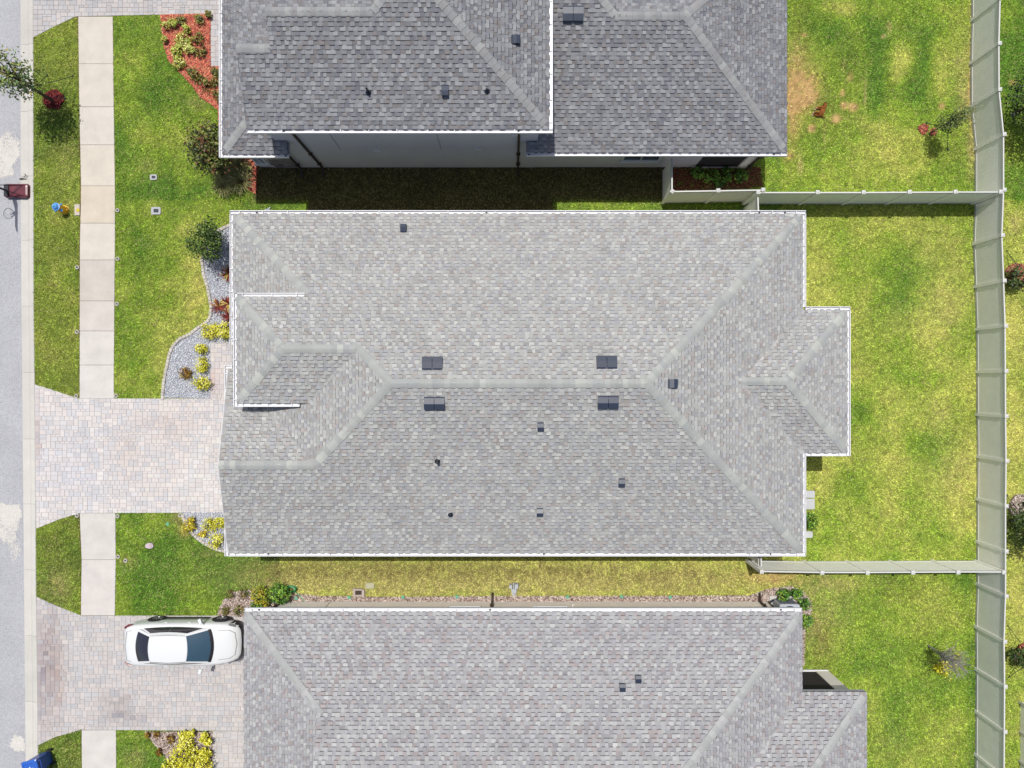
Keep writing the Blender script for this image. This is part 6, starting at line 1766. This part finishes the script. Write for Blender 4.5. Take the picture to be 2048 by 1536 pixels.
# pads behind the middle house
for (px0, px1, py0, py1, lb) in ((1596, 1628, 981, 995, 'small concrete stepping pad at the rear wall of the middle house'), (1596, 1628, 997, 1018, 'larger concrete stepping pad at the rear wall of the middle house'), (1596, 1624, 1062, 1075, 'concrete stepping pad below the green shrub at the rear wall')):
    a, b_ = XY(px0, py0), XY(px1, py1)
    q = MB(); q.prism(rrect((a[0] + b_[0]) / 2, (a[1] + b_[1]) / 2, abs(b_[0] - a[0]), abs(b_[1] - a[1]), 0.05, 3), -0.03, 0.075, A(222, 224, 226))
    tag(q.build('stepping_pad', M['concrete']), lb, 'pad')
# air conditioner
ax0, ay0 = 11.75, -9.72
ac = empty('air_conditioner', (ax0, ay0, 0), 'pale grey air conditioner unit on a pad beside the lower house', 'air conditioner')
q = MB(); q.bx(ax0 - 0.55, ax0 + 0.55, ay0 - 0.5, ay0 + 0.5, 0.0, 0.09, A(226, 224, 220)); q.build('pad', M['concrete'], ac)
q = MB(); q.prism(rrect(ax0, ay0, 0.86, 0.80, 0.09, 4), 0.091, 0.92); cs = q.build('casing', M['ac'], ac)
q = MB(); q.lathe([(0.33, 0.0), (0.34, 0.015), (0.30, 0.02), (0.29, 0.004), (0.0, 0.004)], (ax0, ay0, 0.921), 20); fg = q.build('fan_grille', M['vent'], ac)
for k in range(12):
    a = math.pi * k / 12
    q = MB(); q.box((ax0, ay0, 0.935), (0.62, 0.008, 0.008), a); q.build('grille_bar', M['ac'], fg)
for k in range(9):
    q = MB(); q.bx(ax0 - 0.36, ax0 + 0.36, ay0 + 0.401, ay0 + 0.41, 0.16 + k * 0.08, 0.18 + k * 0.08); q.build('louver', M['vent_dark'], cs)
# raised planter beyond the fence
rp = empty('raised_planter', (22.8, -15.2, 0), 'raised garden planter with pale rails and dark soil behind the fence', 'planter')
pa, pb = XY(2040, 1404), XY(2092, 1535)
q = MB(); q.bx(pa[0] + 0.08, pb[0] - 0.08, pb[1] + 0.08, pa[1] - 0.08, 0.02, 0.42, A(96, 66, 56)); q.build('soil', M['bed'], rp)
for (x0, x1, y0, y1) in ((pa[0], pa[0] + 0.06, pb[1], pa[1]), (pb[0] - 0.06, pb[0], pb[1], pa[1]), (pa[0] + 0.061, pb[0] - 0.061, pa[1] - 0.06, pa[1]), (pa[0] + 0.061, pb[0] - 0.061, pb[1], pb[1] + 0.06)):
    for k in range(3):
        q = MB(); q.bx(x0, x1, y0, y1, 0.01 + k * 0.165, 0.165 + k * 0.165); q.build('board', M['vinyl'], rp)
for yy_ in (pa[1], (pa[1] * 0.55 + pb[1] * 0.45), pa[1] * 0.1 + pb[1] * 0.9):
    q = MB(); q.bx(pa[0] - 0.07, pa[0] - 0.002, yy_ - 0.05, yy_ + 0.05, 0, 0.56); q.build('post', M['vinyl_rail'], rp)
# twigs on the kerb
q = MB(); q.tube([G(39, 358, 0.0), G(45, 356.5, 0.03), G(51, 356, 0.035)], [0.03, 0.022, 0.01], 5); tag(q.build('fallen_twig', M['bark']), 'straight dark twig lying across the kerb by the hoop', 'twig')
q = MB(); q.tube([G(47.5, 354.5, 0.035), G(50.5, 352, 0.04), G(51, 349, 0.04), G(48.5, 347.5, 0.035)], [0.012, 0.018, 0.018, 0.01], 5); tag(q.build('fallen_twig', M['bark']), 'curled dark leaf stem lying on the kerb above the twig', 'twig')
